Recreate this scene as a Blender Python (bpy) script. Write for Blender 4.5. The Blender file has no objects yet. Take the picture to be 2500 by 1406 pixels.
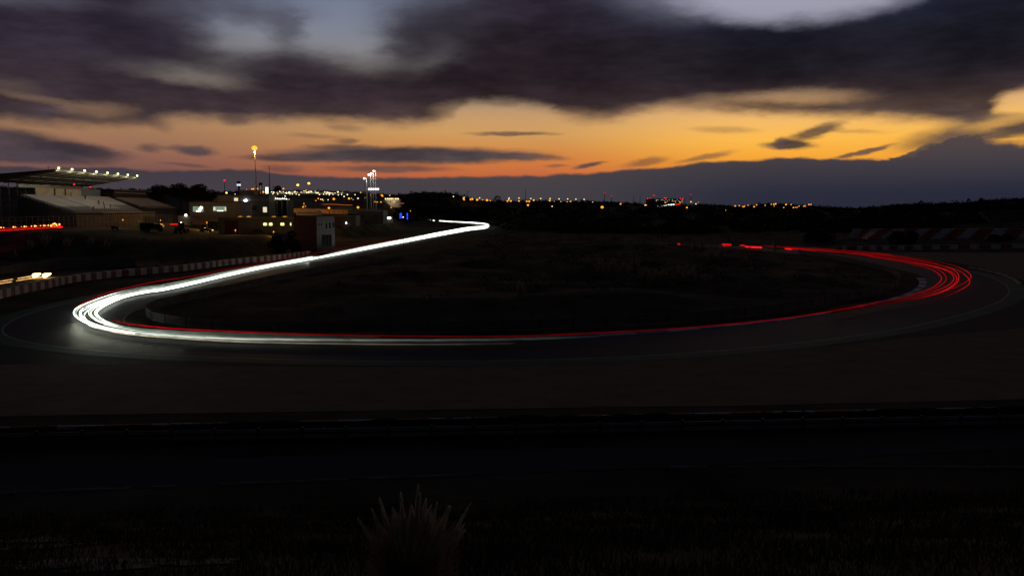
import bpy, bmesh, math, random
import numpy as np
from mathutils import Vector, Matrix

random.seed(7)
RNG = np.random.default_rng(7)
C = bpy.context.scene.collection

# ------------------------------------------------------------------ camera
CAM_Z = 13.0
F = 2165.0
PITCH = math.atan(193.0 / F)
cam_data = bpy.data.cameras.new("camera")
cam_data.sensor_width = 36.0
cam_data.lens = F / 2500.0 * 36.0
cam_data.clip_start = 0.1
cam_data.clip_end = 20000.0
cam = bpy.data.objects.new("camera", cam_data)
C.objects.link(cam)
cam.location = (0, 0, CAM_Z)
cam.rotation_euler = (math.pi / 2 - PITCH, 0, 0)
bpy.context.scene.camera = cam
CP, SP = math.cos(PITCH), math.sin(PITCH)


def ray(x, y):
    cx = (x - 1250.0) / F
    cy = (703.0 - y) / F
    return Vector((cx, CP + cy * SP, -SP + cy * CP))


def P(x, y, z=0.0):
    d = ray(x, y)
    t = (z - CAM_Z) / d.z
    return Vector((d.x * t, d.y * t, z))


def PD(x, y, dist):
    d = ray(x, y)
    t = dist / d.y
    return Vector((d.x * t, dist, CAM_Z + d.z * t))


def azel(x, y):
    d = ray(x, y)
    return (math.degrees(math.atan2(d.x, d.y)), math.degrees(math.atan2(d.z, math.hypot(d.x, d.y))))


# ------------------------------------------------------------------ world (dusk sky)
def s2l(c):
    out = []
    for v in c:
        v = v / 255.0
        out.append(v / 12.92 if v <= 0.04045 else ((v + 0.055) / 1.055) ** 2.4)
    return tuple(out) + (1.0,)


world = bpy.data.worlds.new("World")
bpy.context.scene.world = world
world.use_nodes = True
wt = world.node_tree
for n in list(wt.nodes):
    wt.nodes.remove(n)
L = wt.links.new


def wn(kind, **kw):
    n = wt.nodes.new(kind)
    for k, v in kw.items():
        setattr(n, k, v)
    return n


def wmath(op, a, b=None, c=None, clamp=False):
    n = wn("ShaderNodeMath", operation=op, use_clamp=clamp)
    for i, v in enumerate((a, b, c)):
        if v is None:
            continue
        if isinstance(v, (int, float)):
            n.inputs[i].default_value = v
        else:
            L(v, n.inputs[i])
    return n.outputs[0]


def wsmooth(x, lo, hi, a=0.0, b=1.0):
    n = wn("ShaderNodeMapRange", interpolation_type='SMOOTHSTEP')
    L(x, n.inputs[0])
    n.inputs[1].default_value = lo
    n.inputs[2].default_value = hi
    n.inputs[3].default_value = a
    n.inputs[4].default_value = b
    return n.outputs[0]


tc = wn("ShaderNodeTexCoord")
sep = wn("ShaderNodeSeparateXYZ")
L(tc.outputs["Generated"], sep.inputs[0])
AZ = wmath('MULTIPLY', wmath('ARCTAN2', sep.outputs[0], sep.outputs[1]), 180 / math.pi)
EL = wmath('MULTIPLY', wmath('ARCSINE', sep.outputs[2]), 180 / math.pi)


def wnoise(vec, scale, detail, rough=0.5, dist=0.0):
    n = wn("ShaderNodeTexNoise")
    n.inputs["Scale"].default_value = scale
    n.inputs["Detail"].default_value = detail
    n.inputs["Roughness"].default_value = rough
    n.inputs["Distortion"].default_value = dist
    L(vec, n.inputs["Vector"])
    return n


def wcomb(x, y, z=0.0):
    n = wn("ShaderNodeCombineXYZ")
    for i, v in enumerate((x, y, z)):
        if isinstance(v, (int, float)):
            n.inputs[i].default_value = v
        else:
            L(v, n.inputs[i])
    return n.outputs[0]


UV0 = wcomb(AZ, wmath('MULTIPLY', EL, 1.0))
UVS = wcomb(wmath('MULTIPLY', AZ, 0.35), EL)           # stretched along the horizon
nz1 = wnoise(UVS, 0.45, 4, 0.55)
nz2 = wnoise(UVS, 1.6, 4, 0.6)


def cen(col):
    s = wn("ShaderNodeVectorMath", operation='SUBTRACT')
    L(col, s.inputs[0])
    s.inputs[1].default_value = (0.5, 0.5, 0.5)
    return s.outputs[0]


def vscale(v, sx, sy):
    s = wn("ShaderNodeVectorMath", operation='MULTIPLY')
    L(v, s.inputs[0])
    s.inputs[1].default_value = (sx, sy, 0)
    return s.outputs[0]


def vadd(a, b):
    s = wn("ShaderNodeVectorMath", operation='ADD')
    L(a, s.inputs[0])
    L(b, s.inputs[1])
    return s.outputs[0]


UV = vadd(UV0, vadd(vscale(cen(nz1.outputs["Color"]), 2.6, 0.7), vscale(cen(nz2.outputs["Color"]), 1.6, 0.6)))
UVsm = vadd(UV0, vscale(cen(nz2.outputs["Color"]), 1.6, 0.36))
sUV = wn("ShaderNodeSeparateXYZ")
L(UV, sUV.inputs[0])
sUVsm = wn("ShaderNodeSeparateXYZ")
L(UVsm, sUVsm.inputs[0])


def wcurve(pts, src):
    """height of a cloud edge (degrees) along the azimuth, from -50 to 50 degrees"""
    n = wn("ShaderNodeFloatCurve")
    m = wn("ShaderNodeMapRange")
    L(src, m.inputs[0])
    m.inputs[1].default_value = -50
    m.inputs[2].default_value = 50
    L(m.outputs[0], n.inputs["Value"])
    cv = n.mapping.curves[0]
    q = []
    for (x, y) in pts:
        a, e = azel(x, y)
        q.append(((a + 50) / 100.0, e / 20.0))
    q = [(0.0, q[0][1])] + q + [(1.0, q[-1][1])]
    while len(cv.points) < len(q):
        cv.points.new(0.5, 0.5)
    for p_, (a, e) in zip(cv.points, q):
        p_.location = (a, e)
        p_.handle_type = 'AUTO'
    n.mapping.update()
    return wmath('MULTIPLY', n.outputs[0], 20.0)


def wmixf(a, b, fac):
    """a + (b - a) * fac"""
    n = wn("ShaderNodeMix", data_type='FLOAT')
    for sock, v in ((0, fac), (2, a), (3, b)):
        if isinstance(v, (int, float)):
            n.inputs[sock].default_value = v
        else:
            L(v, n.inputs[sock])
    return n.outputs[0]


def wellipse(D, target, x, y, rx, ry, ang=0.0, w=1.0, soft=0.6, uv=None):
    a, e = azel(x, y)
    m = wn("ShaderNodeMapping", vector_type='TEXTURE')
    m.inputs["Location"].default_value = (a, e, 0)
    m.inputs["Rotation"].default_value = (0, 0, -math.radians(ang))
    m.inputs["Scale"].default_value = (rx / 38.0, ry / 38.0, 1)
    L(uv or UV, m.inputs["Vector"])
    ln = wn("ShaderNodeVectorMath", operation='LENGTH')
    L(m.outputs[0], ln.inputs[0])
    f = wsmooth(ln.outputs["Value"], 1 - soft, 1 + soft, w, 0.0)
    return wmixf(D, target, f)


up_edge = wcurve([(-60, 292), (0, 290), (150, 302), (330, 300), (420, 284), (600, 288), (760, 290), (1000, 296), (1090, 288), (1160, 246),
                  (1300, 256), (1450, 292), (1600, 262), (1760, 268), (1900, 276), (2100, 284), (2250, 290), (2380, 292),
                  (2450, 252), (2520, 232), (2640, 220)], sUVsm.outputs[0])
dup = wmath('SUBTRACT', sUV.outputs[1], up_edge)
D = wsmooth(dup, -0.55, 0.5)
# openings in the upper deck
for h in [(900, 50, 215, 100, 0, .95, .5), (690, 55, 230, 66, 0, 1.0, .6), (575, 120, 95, 46, 0, .75, .7),
          (400, 170, 140, 22, 8, .75, .7), (915, 150, 120, 20, -3, .7, .7), (100, 240, 75, 8, 8, .28, .8), (30, 205, 50, 14, 0, .15, .8),
          (60, 5, 120, 14, 0, .35, .9), (1140, 10, 100, 50, 0, .45, .9), (1960, -62, 300, 100, 0, 1.0, .25), (1640, -20, 140, 50, 0, .45, .9),
          (1960, 236, 120, 17, 0, .42, .7), (1760, 245, 180, 14, -4, .3, .9), (2490, 262, 60, 32, -25, .9, .5), (1150, 270, 70, 24, 0, .55, .8),
          (1300, 285, 130, 18, 0, .5, .9), (240, 270, 60, 14, 0, .35, .8)]:
    D = wellipse(D, 0.0, *h)
for h in [(240, 105, 190, 60, 4, .85, .6), (700, 75, 38, 40, 0, .55, .8), (440, 62, 60, 42, 0, .6, .8), (560, 20, 140, 24, 0, .5, .9), (500, 128, 46, 12, 0, .6, .8), (610, 45, 60, 20, 0, .35, .9), (1000, 110, 80, 60, -40, .8, .7),
          (720, 165, 190, 34, 0, .8, .6), (180, 90, 240, 60, 0, .75, .7), (1250, 60, 280, 90, 0, .9, .5)]:
    D = wellipse(D, 1.0, *h)
# streaks in the clear band below the deck
for h in [(40, 352, 160, 30, 8, .95, .45), (190, 368, 95, 14, 6, .9, .5), (60, 384, 140, 12, 2, .8, .6), (362, 362, 26, 9, 0, .6, .6),
          (422, 360, 24, 6, -6, .5, .6), (476, 369, 42, 10, 2, .85, .5), (455, 403, 44, 4, 3, .5, .6), (575, 292, 36, 12, 0, .6, .7), (385, 300, 30, 14, 20, .5, .8),
          (1000, 380, 290, 20, 0, 1.0, .4), (740, 386, 130, 9, 0, .85, .5), (830, 360, 75, 7, 0, .7, .6), (850, 346, 26, 6, 0, .6, .6),
          (960, 412, 130, 8, 0, .75, .6), (1260, 382, 110, 8, 2, .8, .5), (690, 412, 34, 9, 0, .5, .7), (770, 333, 60, 5, 2, .35, .8), (1250, 327, 90, 5, 0, .75, .6),
          (840, 313, 36, 7, 5, .4, .8), (1440, 403, 40, 5, -8, .9, .5), (1580, 396, 52, 9, -8, .55, .6), (1360, 405, 26, 3, 0, .5, .6), (1720, 384, 60, 6, -10, .6, .6), (1770, 317, 70, 7, 2, .35, .7),
          (1925, 354, 58, 10, 2, .95, .45), (1912, 345, 20, 8, 0, .8, .5), (1992, 322, 56, 13, -18, .85, .5), (2070, 320, 70, 4, 3, .3, .8), (2100, 374, 64, 6, -14, .85, .5),
          (2400, 325, 150, 26, -8, .9, .5), (2500, 312, 40, 14, 0, .7, .7), (2410, 290, 60, 12, 4, .7, .7)]:
    D = wellipse(D, 1.0, *h, uv=UVsm)
for h in [(2450, 346, 80, 5, -2, .75, .6), (2440, 300, 60, 10, -10, .5, .8)]:
    D = wellipse(D, 0.0, *h, uv=UVsm)
low_edge = wcurve([(-60, 398), (0, 402), (130, 407), (260, 408), (380, 414), (520, 414), (570, 411), (700, 424), (850, 432), (1000, 432), (1150, 430),
                   (1280, 428), (1370, 425), (1460, 420), (1540, 413), (1600, 410), (1650, 405), (1700, 396), (1800, 392), (1920, 384), (2050, 385),
                   (2160, 383), (2210, 374), (2260, 352), (2310, 326), (2360, 316), (2410, 324), (2450, 338), (2520, 346), (2640, 348)], AZ)
nz3 = wnoise(wcomb(wmath('MULTIPLY', AZ, 0.5), EL), 1.5, 4, 0.5)
el_low = wmath('ADD', EL, wmath('MULTIPLY', wmath('SUBTRACT', nz3.outputs[0], 0.5), wsmooth(AZ, 20.5, 26, 0.35, 1.9)))
bd = wmath('SUBTRACT', low_edge, el_low)
bank = wmixf(wsmooth(bd, -0.07, 0.16), wsmooth(bd, -0.5, 0.5), wsmooth(AZ, 22.5, 27))
# fine ragged structure in the cloud edges
nz4 = wnoise(wcomb(wmath('MULTIPLY', AZ, 0.4), EL), 2.2, 6, 0.6)
rag = wmath('MULTIPLY', wmath('SUBTRACT', nz4.outputs[0], 0.5), 0.18)
edgew = wmath('MULTIPLY', wmath('MULTIPLY', D, wmath('SUBTRACT', 1.0, D)), 4.0)
D = wmath('ADD', D, wmath('MULTIPLY', rag, edgew), clamp=True)
# above and beside the frame: the same deck goes on, with soft openings
nz5 = wnoise(wcomb(wmath('MULTIPLY', AZ, 0.05), wmath('MULTIPLY', EL, 0.09)), 1.0, 4, 0.55)
gen = wsmooth(nz5.outputs[0], 0.36, 0.56, 0.25, 1.0)
outk = wmath('MAXIMUM', wsmooth(EL, 14.5, 20), wsmooth(wmath('ABSOLUTE', AZ), 36, 48))
outk = wmath('MULTIPLY', outk, wsmooth(EL, 4, 8))
D = wmixf(D, gen, outk)


def wramp(src, stops, lo=-1.0, hi=40.0):
    m = wn("ShaderNodeMapRange")
    L(src, m.inputs[0])
    m.inputs[1].default_value = lo
    m.inputs[2].default_value = hi
    r = wn("ShaderNodeValToRGB")
    L(m.outputs[0], r.inputs[0])
    e = r.color_ramp.elements
    while len(e) < len(stops):
        e.new(0.5)
    for el_, (v, c) in zip(e, stops):
        el_.position = (v - lo) / (hi - lo)
    for el_, (v, c) in zip(e, stops):
        el_.color = s2l(c)
    return r.outputs[0]


def wmixc(a, b, fac):
    n = wn("ShaderNodeMix", data_type='RGBA')
    for sock, v in ((0, fac), (6, a), (7, b)):
        if isinstance(v, (int, float)):
            n.inputs[sock].default_value = v
        elif isinstance(v, tuple):
            n.inputs[sock].default_value = v
        else:
            L(v, n.inputs[sock])
    return n.outputs[2]


clear_l = wramp(EL, [(-1, (90, 66, 74)), (2, (112, 78, 76)), (3, (138, 95, 82)), (3.8, (152, 109, 86)), (4.8, (164, 122, 90)), (5.8, (168, 132, 98)), (7.2, (132, 120, 108)), (9, (134, 130, 130)), (11, (122, 126, 142)), (13, (108, 117, 142)), (40, (20, 25, 40))])
clear_m = wramp(EL, [(-1, (170, 84, 60)), (2.1, (192, 100, 62)), (2.9, (204, 118, 64)), (3.7, (206, 136, 72)), (4.8, (206, 155, 94)), (5.8, (196, 153, 106)), (7.2, (150, 134, 116)), (9, (138, 134, 134)), (11, (126, 131, 146)), (13, (116, 125, 148)), (40, (20, 25, 40))])
clear_r = wramp(EL, [(-1, (200, 110, 40)), (2.3, (228, 138, 44)), (3.1, (240, 162, 54)), (4.2, (248, 184, 76)), (5.2, (240, 184, 100)), (6.2, (226, 176, 118)), (7.4, (176, 146, 120)), (10, (138, 138, 154)), (13, (160, 160, 182)), (16, (120, 124, 155)), (40, (20, 25, 42))])
clear = wmixc(clear_l, clear_m, wsmooth(AZ, -24, -1))
clear = wmixc(clear, clear_r, wsmooth(AZ, 1, 16))
back = wramp(EL, [(-1, (34, 34, 46)), (6, (40, 42, 58)), (16, (34, 40, 60)), (40, (18, 22, 36))])
far_az = wsmooth(wmath('ABSOLUTE', wmath('SUBTRACT', AZ, 12)), 48, 110)
clear = wmixc(clear, back, far_az)
cl_l = wramp(EL, [(-1, (74, 64, 72)), (1.2, (70, 62, 70)), (2.6, (66, 58, 66)), (4, (70, 60, 66)), (6, (64, 51, 56)), (8, (50, 41, 50)), (10, (47, 40, 52)), (13, (54, 45, 60)), (18, (24, 23, 31)), (40, (15, 15, 21))])
cl_m = wramp(EL, [(-1, (66, 62, 68)), (1.2, (70, 65, 70)), (2.4, (76, 68, 70)), (4, (82, 70, 72)), (5.8, (72, 56, 54)), (6.6, (52, 40, 44)), (8, (40, 31, 36)), (10, (38, 30, 37)), (13, (44, 36, 48)), (18, (22, 21, 28)), (40, (15, 15, 21))])
cl_r = wramp(EL, [(-1, (38, 40, 54)), (1.0, (44, 45, 60)), (2.4, (62, 58, 66)), (3.6, (78, 68, 70)), (5, (86, 70, 66)), (6, (84, 66, 60)), (6.9, (54, 43, 46)), (8, (34, 29, 36)), (10.4, (28, 28, 38)), (12, (38, 42, 62)), (13.3, (52, 56, 80)), (18, (24, 25, 35)), (40, (15, 15, 21))])
cloudc = wmixc(cl_l, cl_m, wsmooth(AZ, -22, 0))
cloudc = wmixc(cloudc, cl_r, wsmooth(AZ, 0, 17))
# far right of the deck is darker blue-black
cloudc = wmixc(cloudc, s2l((22, 22, 30)), wmath('MULTIPLY', wsmooth(AZ, 19, 32), wsmooth(EL, 6.5, 9.5, 0, .75)))
cloudc = wmixc(cloudc, s2l((34, 37, 54)), wmath('MULTIPLY', wsmooth(AZ, 16, 34), wsmooth(EL, 2.6, 0.5, 0, .6)))
cb = wramp(EL, [(-1, (36, 36, 46)), (10, (26, 26, 36)), (40, (15, 15, 21))])
cloudc = wmixc(cloudc, cb, far_az)
# light and dark variation within the clouds
nz6 = wnoise(wcomb(wmath('MULTIPLY', AZ, 0.12), wmath('MULTIPLY', EL, 0.3)), 1.3, 5, 0.55)
vmul = wsmooth(nz6.outputs[0], 0.3, 0.72, 0.70, 1.30)
vm = wn("ShaderNodeVectorMath", operation='SCALE')
L(cloudc, vm.inputs[0])
nz7 = wnoise(wcomb(wmath('MULTIPLY', AZ, 0.3), wmath('MULTIPLY', EL, 1.3)), 1.6, 6, 0.62)
vmul = wmath('MULTIPLY', vmul, wsmooth(nz7.outputs[0], 0.3, 0.7, 0.86, 1.14))
L(wmixf(vmul, 1.0, bank), vm.inputs["Scale"])
cloudc = vm.outputs[0]
D = wmath('MAXIMUM', D, bank)
skyc = wmixc(clear, cloudc, D)
# clear air seen through the openings: the physical sky with the sun just under the horizon
nish = wn("ShaderNodeTexSky", sky_type='NISHITA')
nish.sun_disc = False
nish.sun_elevation = math.radians(0.5)
nish.sun_rotation = math.radians(18)
nish.altitude = 100
nsc = wn("ShaderNodeVectorMath", operation='SCALE')
L(nish.outputs[0], nsc.inputs[0])
L(wmath('MULTIPLY', wmath('SUBTRACT', 1.0, D), 0.004), nsc.inputs["Scale"])
skysum = vadd(skyc, nsc.outputs[0])
# below the horizon the world only carries the colour of dark land
skysum = wmixc(s2l((14, 13, 14)), skysum, wsmooth(EL, -1.5, -0.3))
bgk = 0.10
gain = wn("ShaderNodeVectorMath", operation='SCALE')
L(skysum, gain.inputs[0])
gain.inputs["Scale"].default_value = 1.0 / bgk
bg = wn("ShaderNodeBackground")
L(gain.outputs[0], bg.inputs[0])
bg.inputs[1].default_value = bgk
wo = wn("ShaderNodeOutputWorld")
L(bg.outputs[0], wo.inputs[0])

# last afterglow of the sun, already behind the bank of cloud
sun_d = bpy.data.lights.new("sun", 'SUN')
sun_d.energy = 0.01
sun_d.angle = math.radians(12)
sun_d.color = (1.0, 0.72, 0.42)
sun = bpy.data.objects.new("sun", sun_d)
C.objects.link(sun)
sun.rotation_euler = (math.radians(86), 0, math.radians(180 - 18))
sun.location = (300, 900, 60)

vs = bpy.context.scene.view_settings
vs.view_transform = 'Standard'
vs.look = 'None'
vs.exposure = 0.0
vs.gamma = 1.0
vs.use_curve_mapping = False
cy_ = bpy.context.scene.cycles
cy_.use_denoising = True
cy_.sample_clamp_indirect = 3.0
cy_.max_bounces = 5
cy_.caustics_reflective = False
cy_.caustics_refractive = False


# ------------------------------------------------------------------ materials
MATS = {}


def mat(name, col, rough=0.8, var=0.25, scale=0.5, bump=0.0, bscale=None, metal=0.0, col2=None, spec=0.5, coords='Object', stretch=None):
    if name in MATS:
        return MATS[name]
    m = bpy.data.materials.new(name)
    m.use_nodes = True
    nt = m.node_tree
    b = nt.nodes["Principled BSDF"]
    b.inputs["Roughness"].default_value = rough
    b.inputs["Metallic"].default_value = metal
    b.inputs["Specular IOR Level"].default_value = spec
    t = nt.nodes.new("ShaderNodeTexCoord")
    mp = nt.nodes.new("ShaderNodeMapping")
    nt.links.new(t.outputs[coords], mp.inputs[0])
    if stretch:
        mp.inputs["Scale"].default_value = stretch
    n = nt.nodes.new("ShaderNodeTexNoise")
    n.inputs["Scale"].default_value = scale
    n.inputs["Detail"].default_value = 6
    n.inputs["Roughness"].default_value = 0.62
    nt.links.new(mp.outputs[0], n.inputs[0])
    r = nt.nodes.new("ShaderNodeValToRGB")
    c1 = tuple(v * (1 - var) for v in col)
    c2 = tuple(min(1, v * (1 + var)) for v in (col2 or col))
    r.color_ramp.elements[0].position = 0.32
    r.color_ramp.elements[1].position = 0.68
    r.color_ramp.elements[0].color = c1 + (1,)
    r.color_ramp.elements[1].color = c2 + (1,)
    nt.links.new(n.outputs[0], r.inputs[0])
    nt.links.new(r.outputs[0], b.inputs["Base Color"])
    if bump:
        n2 = nt.nodes.new("ShaderNodeTexNoise")
        n2.inputs["Scale"].default_value = bscale or scale * 8
        n2.inputs["Detail"].default_value = 4
        nt.links.new(mp.outputs[0], n2.inputs[0])
        bp = nt.nodes.new("ShaderNodeBump")
        bp.inputs["Strength"].default_value = bump
        bp.inputs["Distance"].default_value = 0.05
        nt.links.new(n2.outputs[0], bp.inputs["Height"])
        nt.links.new(bp.outputs[0], b.inputs["Normal"])
    MATS[name] = m
    return m


def emat(name, col, strength, sampled=True, attr=None):
    if name in MATS:
        return MATS[name]
    m = bpy.data.materials.new(name)
    m.use_nodes = True
    nt = m.node_tree
    for n in list(nt.nodes):
        nt.nodes.remove(n)
    e = nt.nodes.new("ShaderNodeEmission")
    o = nt.nodes.new("ShaderNodeOutputMaterial")
    e.inputs[0].default_value = tuple(col) + (1,)
    e.inputs[1].default_value = strength
    if attr:
        a = nt.nodes.new("ShaderNodeAttribute")
        a.attribute_name = attr
        k = nt.nodes.new("ShaderNodeMath")
        k.operation = 'MULTIPLY'
        k.inputs[1].default_value = strength
        nt.links.new(a.outputs["Fac"], k.inputs[0])
        nt.links.new(k.outputs[0], e.inputs[1])
    nt.links.new(e.outputs[0], o.inputs[0])
    m.cycles.emission_sampling = 'FRONT' if sampled else 'NONE'
    MATS[name] = m
    return m


# ------------------------------------------------------------------ mesh helpers
class MB:
    def __init__(s):
        s.v, s.f, s.mi = [], [], []
        s.cur = 0

    def _add(s, vs_, fs_):
        o = len(s.v)
        s.v += [tuple(v) for v in vs_]
        s.f += [tuple(i + o for i in f) for f in fs_]
        s.mi += [s.cur] * len(fs_)

    def box(s, c, size, rz=0.0, M=None):
        hx, hy, hz = size[0] / 2, size[1] / 2, size[2] / 2
        pts = [Vector((x, y, z)) for x in (-hx, hx) for y in (-hy, hy) for z in (-hz, hz)]
        R = M or Matrix.Rotation(rz, 3, 'Z')
        c = Vector(c)
        s._add([c + R @ p for p in pts], [(0, 1, 3, 2), (4, 6, 7, 5), (0, 4, 5, 1), (2, 3, 7, 6), (0, 2, 6, 4), (1, 5, 7, 3)])
        return s

    def hexa(s, p):
        """eight points: bottom ring of four, then the top ring of four"""
        s._add(p, [(0, 3, 2, 1), (4, 5, 6, 7), (0, 1, 5, 4), (1, 2, 6, 5), (2, 3, 7, 6), (3, 0, 4, 7)])
        return s

    def quad(s, a, b, c, d):
        s._add([a, b, c, d], [(0, 1, 2, 3)])
        return s

    def tri(s, a, b, c):
        s._add([a, b, c], [(0, 1, 2)])
        return s

    def cyl(s, a, b, r0, r1=None, n=8, cap=True):
        a, b = Vector(a), Vector(b)
        r1 = r0 if r1 is None else r1
        d = (b - a).normalized()
        u = d.orthogonal().normalized()
        w = d.cross(u)
        ring = []
        for (c, r) in ((a, r0), (b, r1)):
            for k in range(n):
                t = 2 * math.pi * k / n
                ring.append(c + u * (r * math.cos(t)) + w * (r * math.sin(t)))
        fs_ = [(k, (k + 1) % n, n + (k + 1) % n, n + k) for k in range(n)]
        if cap:
            fs_ += [tuple(range(n - 1, -1, -1)), tuple(range(n, 2 * n))]
        s._add(ring, fs_)
        return s

    def prism(s, prof, y0, y1, M=None, origin=(0, 0, 0)):
        """profile in x,z pushed along y"""
        n = len(prof)
        o = Vector(origin)
        R = M or Matrix.Identity(3)
        pts = [o + R @ Vector((x, y0, z)) for x, z in prof] + [o + R @ Vector((x, y1, z)) for x, z in prof]
        s._add(pts, [tuple(range(n)), tuple(range(2 * n - 1, n - 1, -1))] + [(k, n + k, n + (k + 1) % n, (k + 1) % n) for k in range(n)])
        return s

    def ball(s, c, r, n=8, m=6, sz=1.0):
        c = Vector(c)
        pts = [c + Vector((0, 0, r * sz))]
        for i in range(1, m):
            ph = math.pi * i / m
            for k in range(n):
                t = 2 * math.pi * k / n
                pts.append(c + Vector((r * math.sin(ph) * math.cos(t), r * math.sin(ph) * math.sin(t), r * sz * math.cos(ph))))
        pts.append(c - Vector((0, 0, r * sz)))
        fs_ = [(0, 1 + k, 1 + (k + 1) % n) for k in range(n)]
        for i in range(m - 2):
            for k in range(n):
                a = 1 + i * n + k
                b = 1 + i * n + (k + 1) % n
                fs_.append((a, a + n, b + n, b))
        last = len(pts) - 1
        base = 1 + (m - 2) * n
        fs_ += [(last, base + (k + 1) % n, base + k) for k in range(n)]
        s._add(pts, fs_)
        return s

    def mesh(s, name, mats):
        me = bpy.data.meshes.new(name)
        me.from_pydata(s.v, [], s.f)
        if not isinstance(mats, (list, tuple)):
            mats = [mats]
        for m in mats:
            me.materials.append(m)
        if len(mats) > 1:
            me.polygons.foreach_set("material_index", s.mi)
        me.update()
        return me

    def build(s, name, mats, parent=None, label=None, smooth=False, loc=None):
        me = s.mesh(name, mats)
        if smooth:
            me.polygons.foreach_set("use_smooth", [True] * len(me.polygons))
        return link(name, me, parent, label, loc)


def link(name, me, parent=None, label=None, loc=None):
    o = bpy.data.objects.new(name, me)
    C.objects.link(o)
    if parent is not None:
        o.parent = parent
    if loc is not None:
        o.location = loc
    if label:
        o["label"] = label
    return o


def tag(o, label, cat, group=None, kind=None):
    o["label"] = label
    o["category"] = cat
    if group:
        o["group"] = group
    if kind:
        o["kind"] = kind
    return o


def thing(name, label, cat, loc=(0, 0, 0), rz=0.0, group=None):
    o = bpy.data.objects.new(name, None)
    o.empty_display_size = 0.3
    C.objects.link(o)
    o.location = loc
    o.rotation_euler = (0, 0, rz)
    return tag(o, label, cat, group)


def struct(name, o):
    o["kind"] = "structure"
    return o


def dup(root, loc, rz=0.0, scale=None, label=None):
    r = root.copy()
    C.objects.link(r)
    r.location = loc
    r.rotation_euler = (0, 0, rz)
    if scale:
        r.scale = (scale, scale, scale)
    if label:
        r["label"] = label
    for ch in list(root.children):
        c = ch.copy()
        C.objects.link(c)
        c.parent = r
        for g in list(ch.children):
            d = g.copy()
            C.objects.link(d)
            d.parent = c
    return r


def catmull(pts, n=8):
    pts = [Vector(p) for p in pts]
    if len(pts) < 3:
        return [pts[0].lerp(pts[1], k / n) for k in range(n + 1)]
    q = [pts[0] * 2 - pts[1]] + pts + [pts[-1] * 2 - pts[-2]]
    out = []
    for i in range(1, len(q) - 2):
        p0, p1, p2, p3 = q[i - 1:i + 3]
        t0, t1 = 0.0, (p1 - p0).length ** .5
        t2 = t1 + max((p2 - p1).length ** .5, 1e-6)
        t3 = t2 + max((p3 - p2).length ** .5, 1e-6)
        for k in range(n):
            t = t1 + (t2 - t1) * k / n
            a1 = p0 * ((t1 - t) / (t1 - t0)) + p1 * ((t - t0) / (t1 - t0))
            a2 = p1 * ((t2 - t) / (t2 - t1)) + p2 * ((t - t1) / (t2 - t1))
            a3 = p2 * ((t3 - t) / (t3 - t2)) + p3 * ((t - t2) / (t3 - t2))
            b1 = a1 * ((t2 - t) / (t2 - t0)) + a2 * ((t - t0) / (t2 - t0))
            b2 = a2 * ((t3 - t) / (t3 - t1)) + a3 * ((t - t1) / (t3 - t1))
            out.append(b1 * ((t2 - t) / (t2 - t1)) + b2 * ((t - t1) / (t2 - t1)))
    out.append(pts[-1])
    return out


def resample(pts, step):
    out = [pts[0]]
    acc = 0.0
    for a, b in zip(pts, pts[1:]):
        d = (b - a).length
        if d < 1e-9:
            continue
        pos = step - acc
        while pos <= d:
            out.append(a.lerp(b, pos / d))
            pos += step
        acc = d - (pos - step)
    return out


def offset(pts, dist):
    out = []
    for i, p in enumerate(pts):
        a = pts[max(i - 1, 0)]
        b = pts[min(i + 1, len(pts) - 1)]
        t = (b - a)
        t.z = 0
        t.normalize()
        out.append(p + Vector((t.y, -t.x, 0)) * dist)
    return out


def ribbon(name, pl, pr, z, m, parent=None):
    mb = MB()
    n = len(pl)
    vs_ = [(p.x, p.y, z) for p in pl] + [(p.x, p.y, z) for p in pr]
    mb._add(vs_, [(i, n + i, n + i + 1, i + 1) for i in range(n - 1)])
    return mb.build(name, m, parent)


# ------------------------------------------------------------------ track centre line (world, metres)
centre = [(-103, 966), (-82, 915), (-60, 868), (-42, 815), (-24, 758), (-13.5, 715), (-14.5, 672), (-20, 620), (-27, 540), (-34, 450), (-41.5, 345),
          (-47, 255), (-51, 200), (-54.5, 160), (-55.5, 132), (-53.5, 108), (-47, 94), (-36, 86.5), (-22, 82.6), (-5, 81.3), (12, 84.5), (32, 95.5), (52, 114),
          (68, 134), (80, 156), (87.5, 178), (90, 200), (90.5, 225), (88.5, 252), (83, 282), (74, 308), (58, 330), (36, 345)]
centre = catmull([Vector((x, y, 0)) for x, y in centre], 10)
CL = np.array([(p.x, p.y) for p in centre])


def dist_track(X, Y):
    X = np.asarray(X, float)
    Y = np.asarray(Y, float)
    out = np.full(X.shape, 1e9)
    A = CL[:-1]
    B = CL[1:]
    for a, b in zip(A[::2], CL[2::2]):
        d = b - a
        L2 = d @ d
        t = np.clip(((X - a[0]) * d[0] + (Y - a[1]) * d[1]) / L2, 0, 1)
        out = np.minimum(out, np.hypot(X - a[0] - t * d[0], Y - a[1] - t * d[1]))
    return out


def inside(X, Y):
    X = np.asarray(X, float)
    Y = np.asarray(Y, float)
    ins = np.zeros(X.shape, bool)
    poly = CL[60:][::3]
    n = len(poly)
    for i in range(n):
        x0, y0 = poly[i]
        x1, y1 = poly[(i + 1) % n]
        if y0 == y1:
            continue
        c = ((y0 > Y) != (y1 > Y)) & (X < (x1 - x0) * (Y - y0) / (y1 - y0) + x0)
        ins ^= c
    return ins


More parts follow.
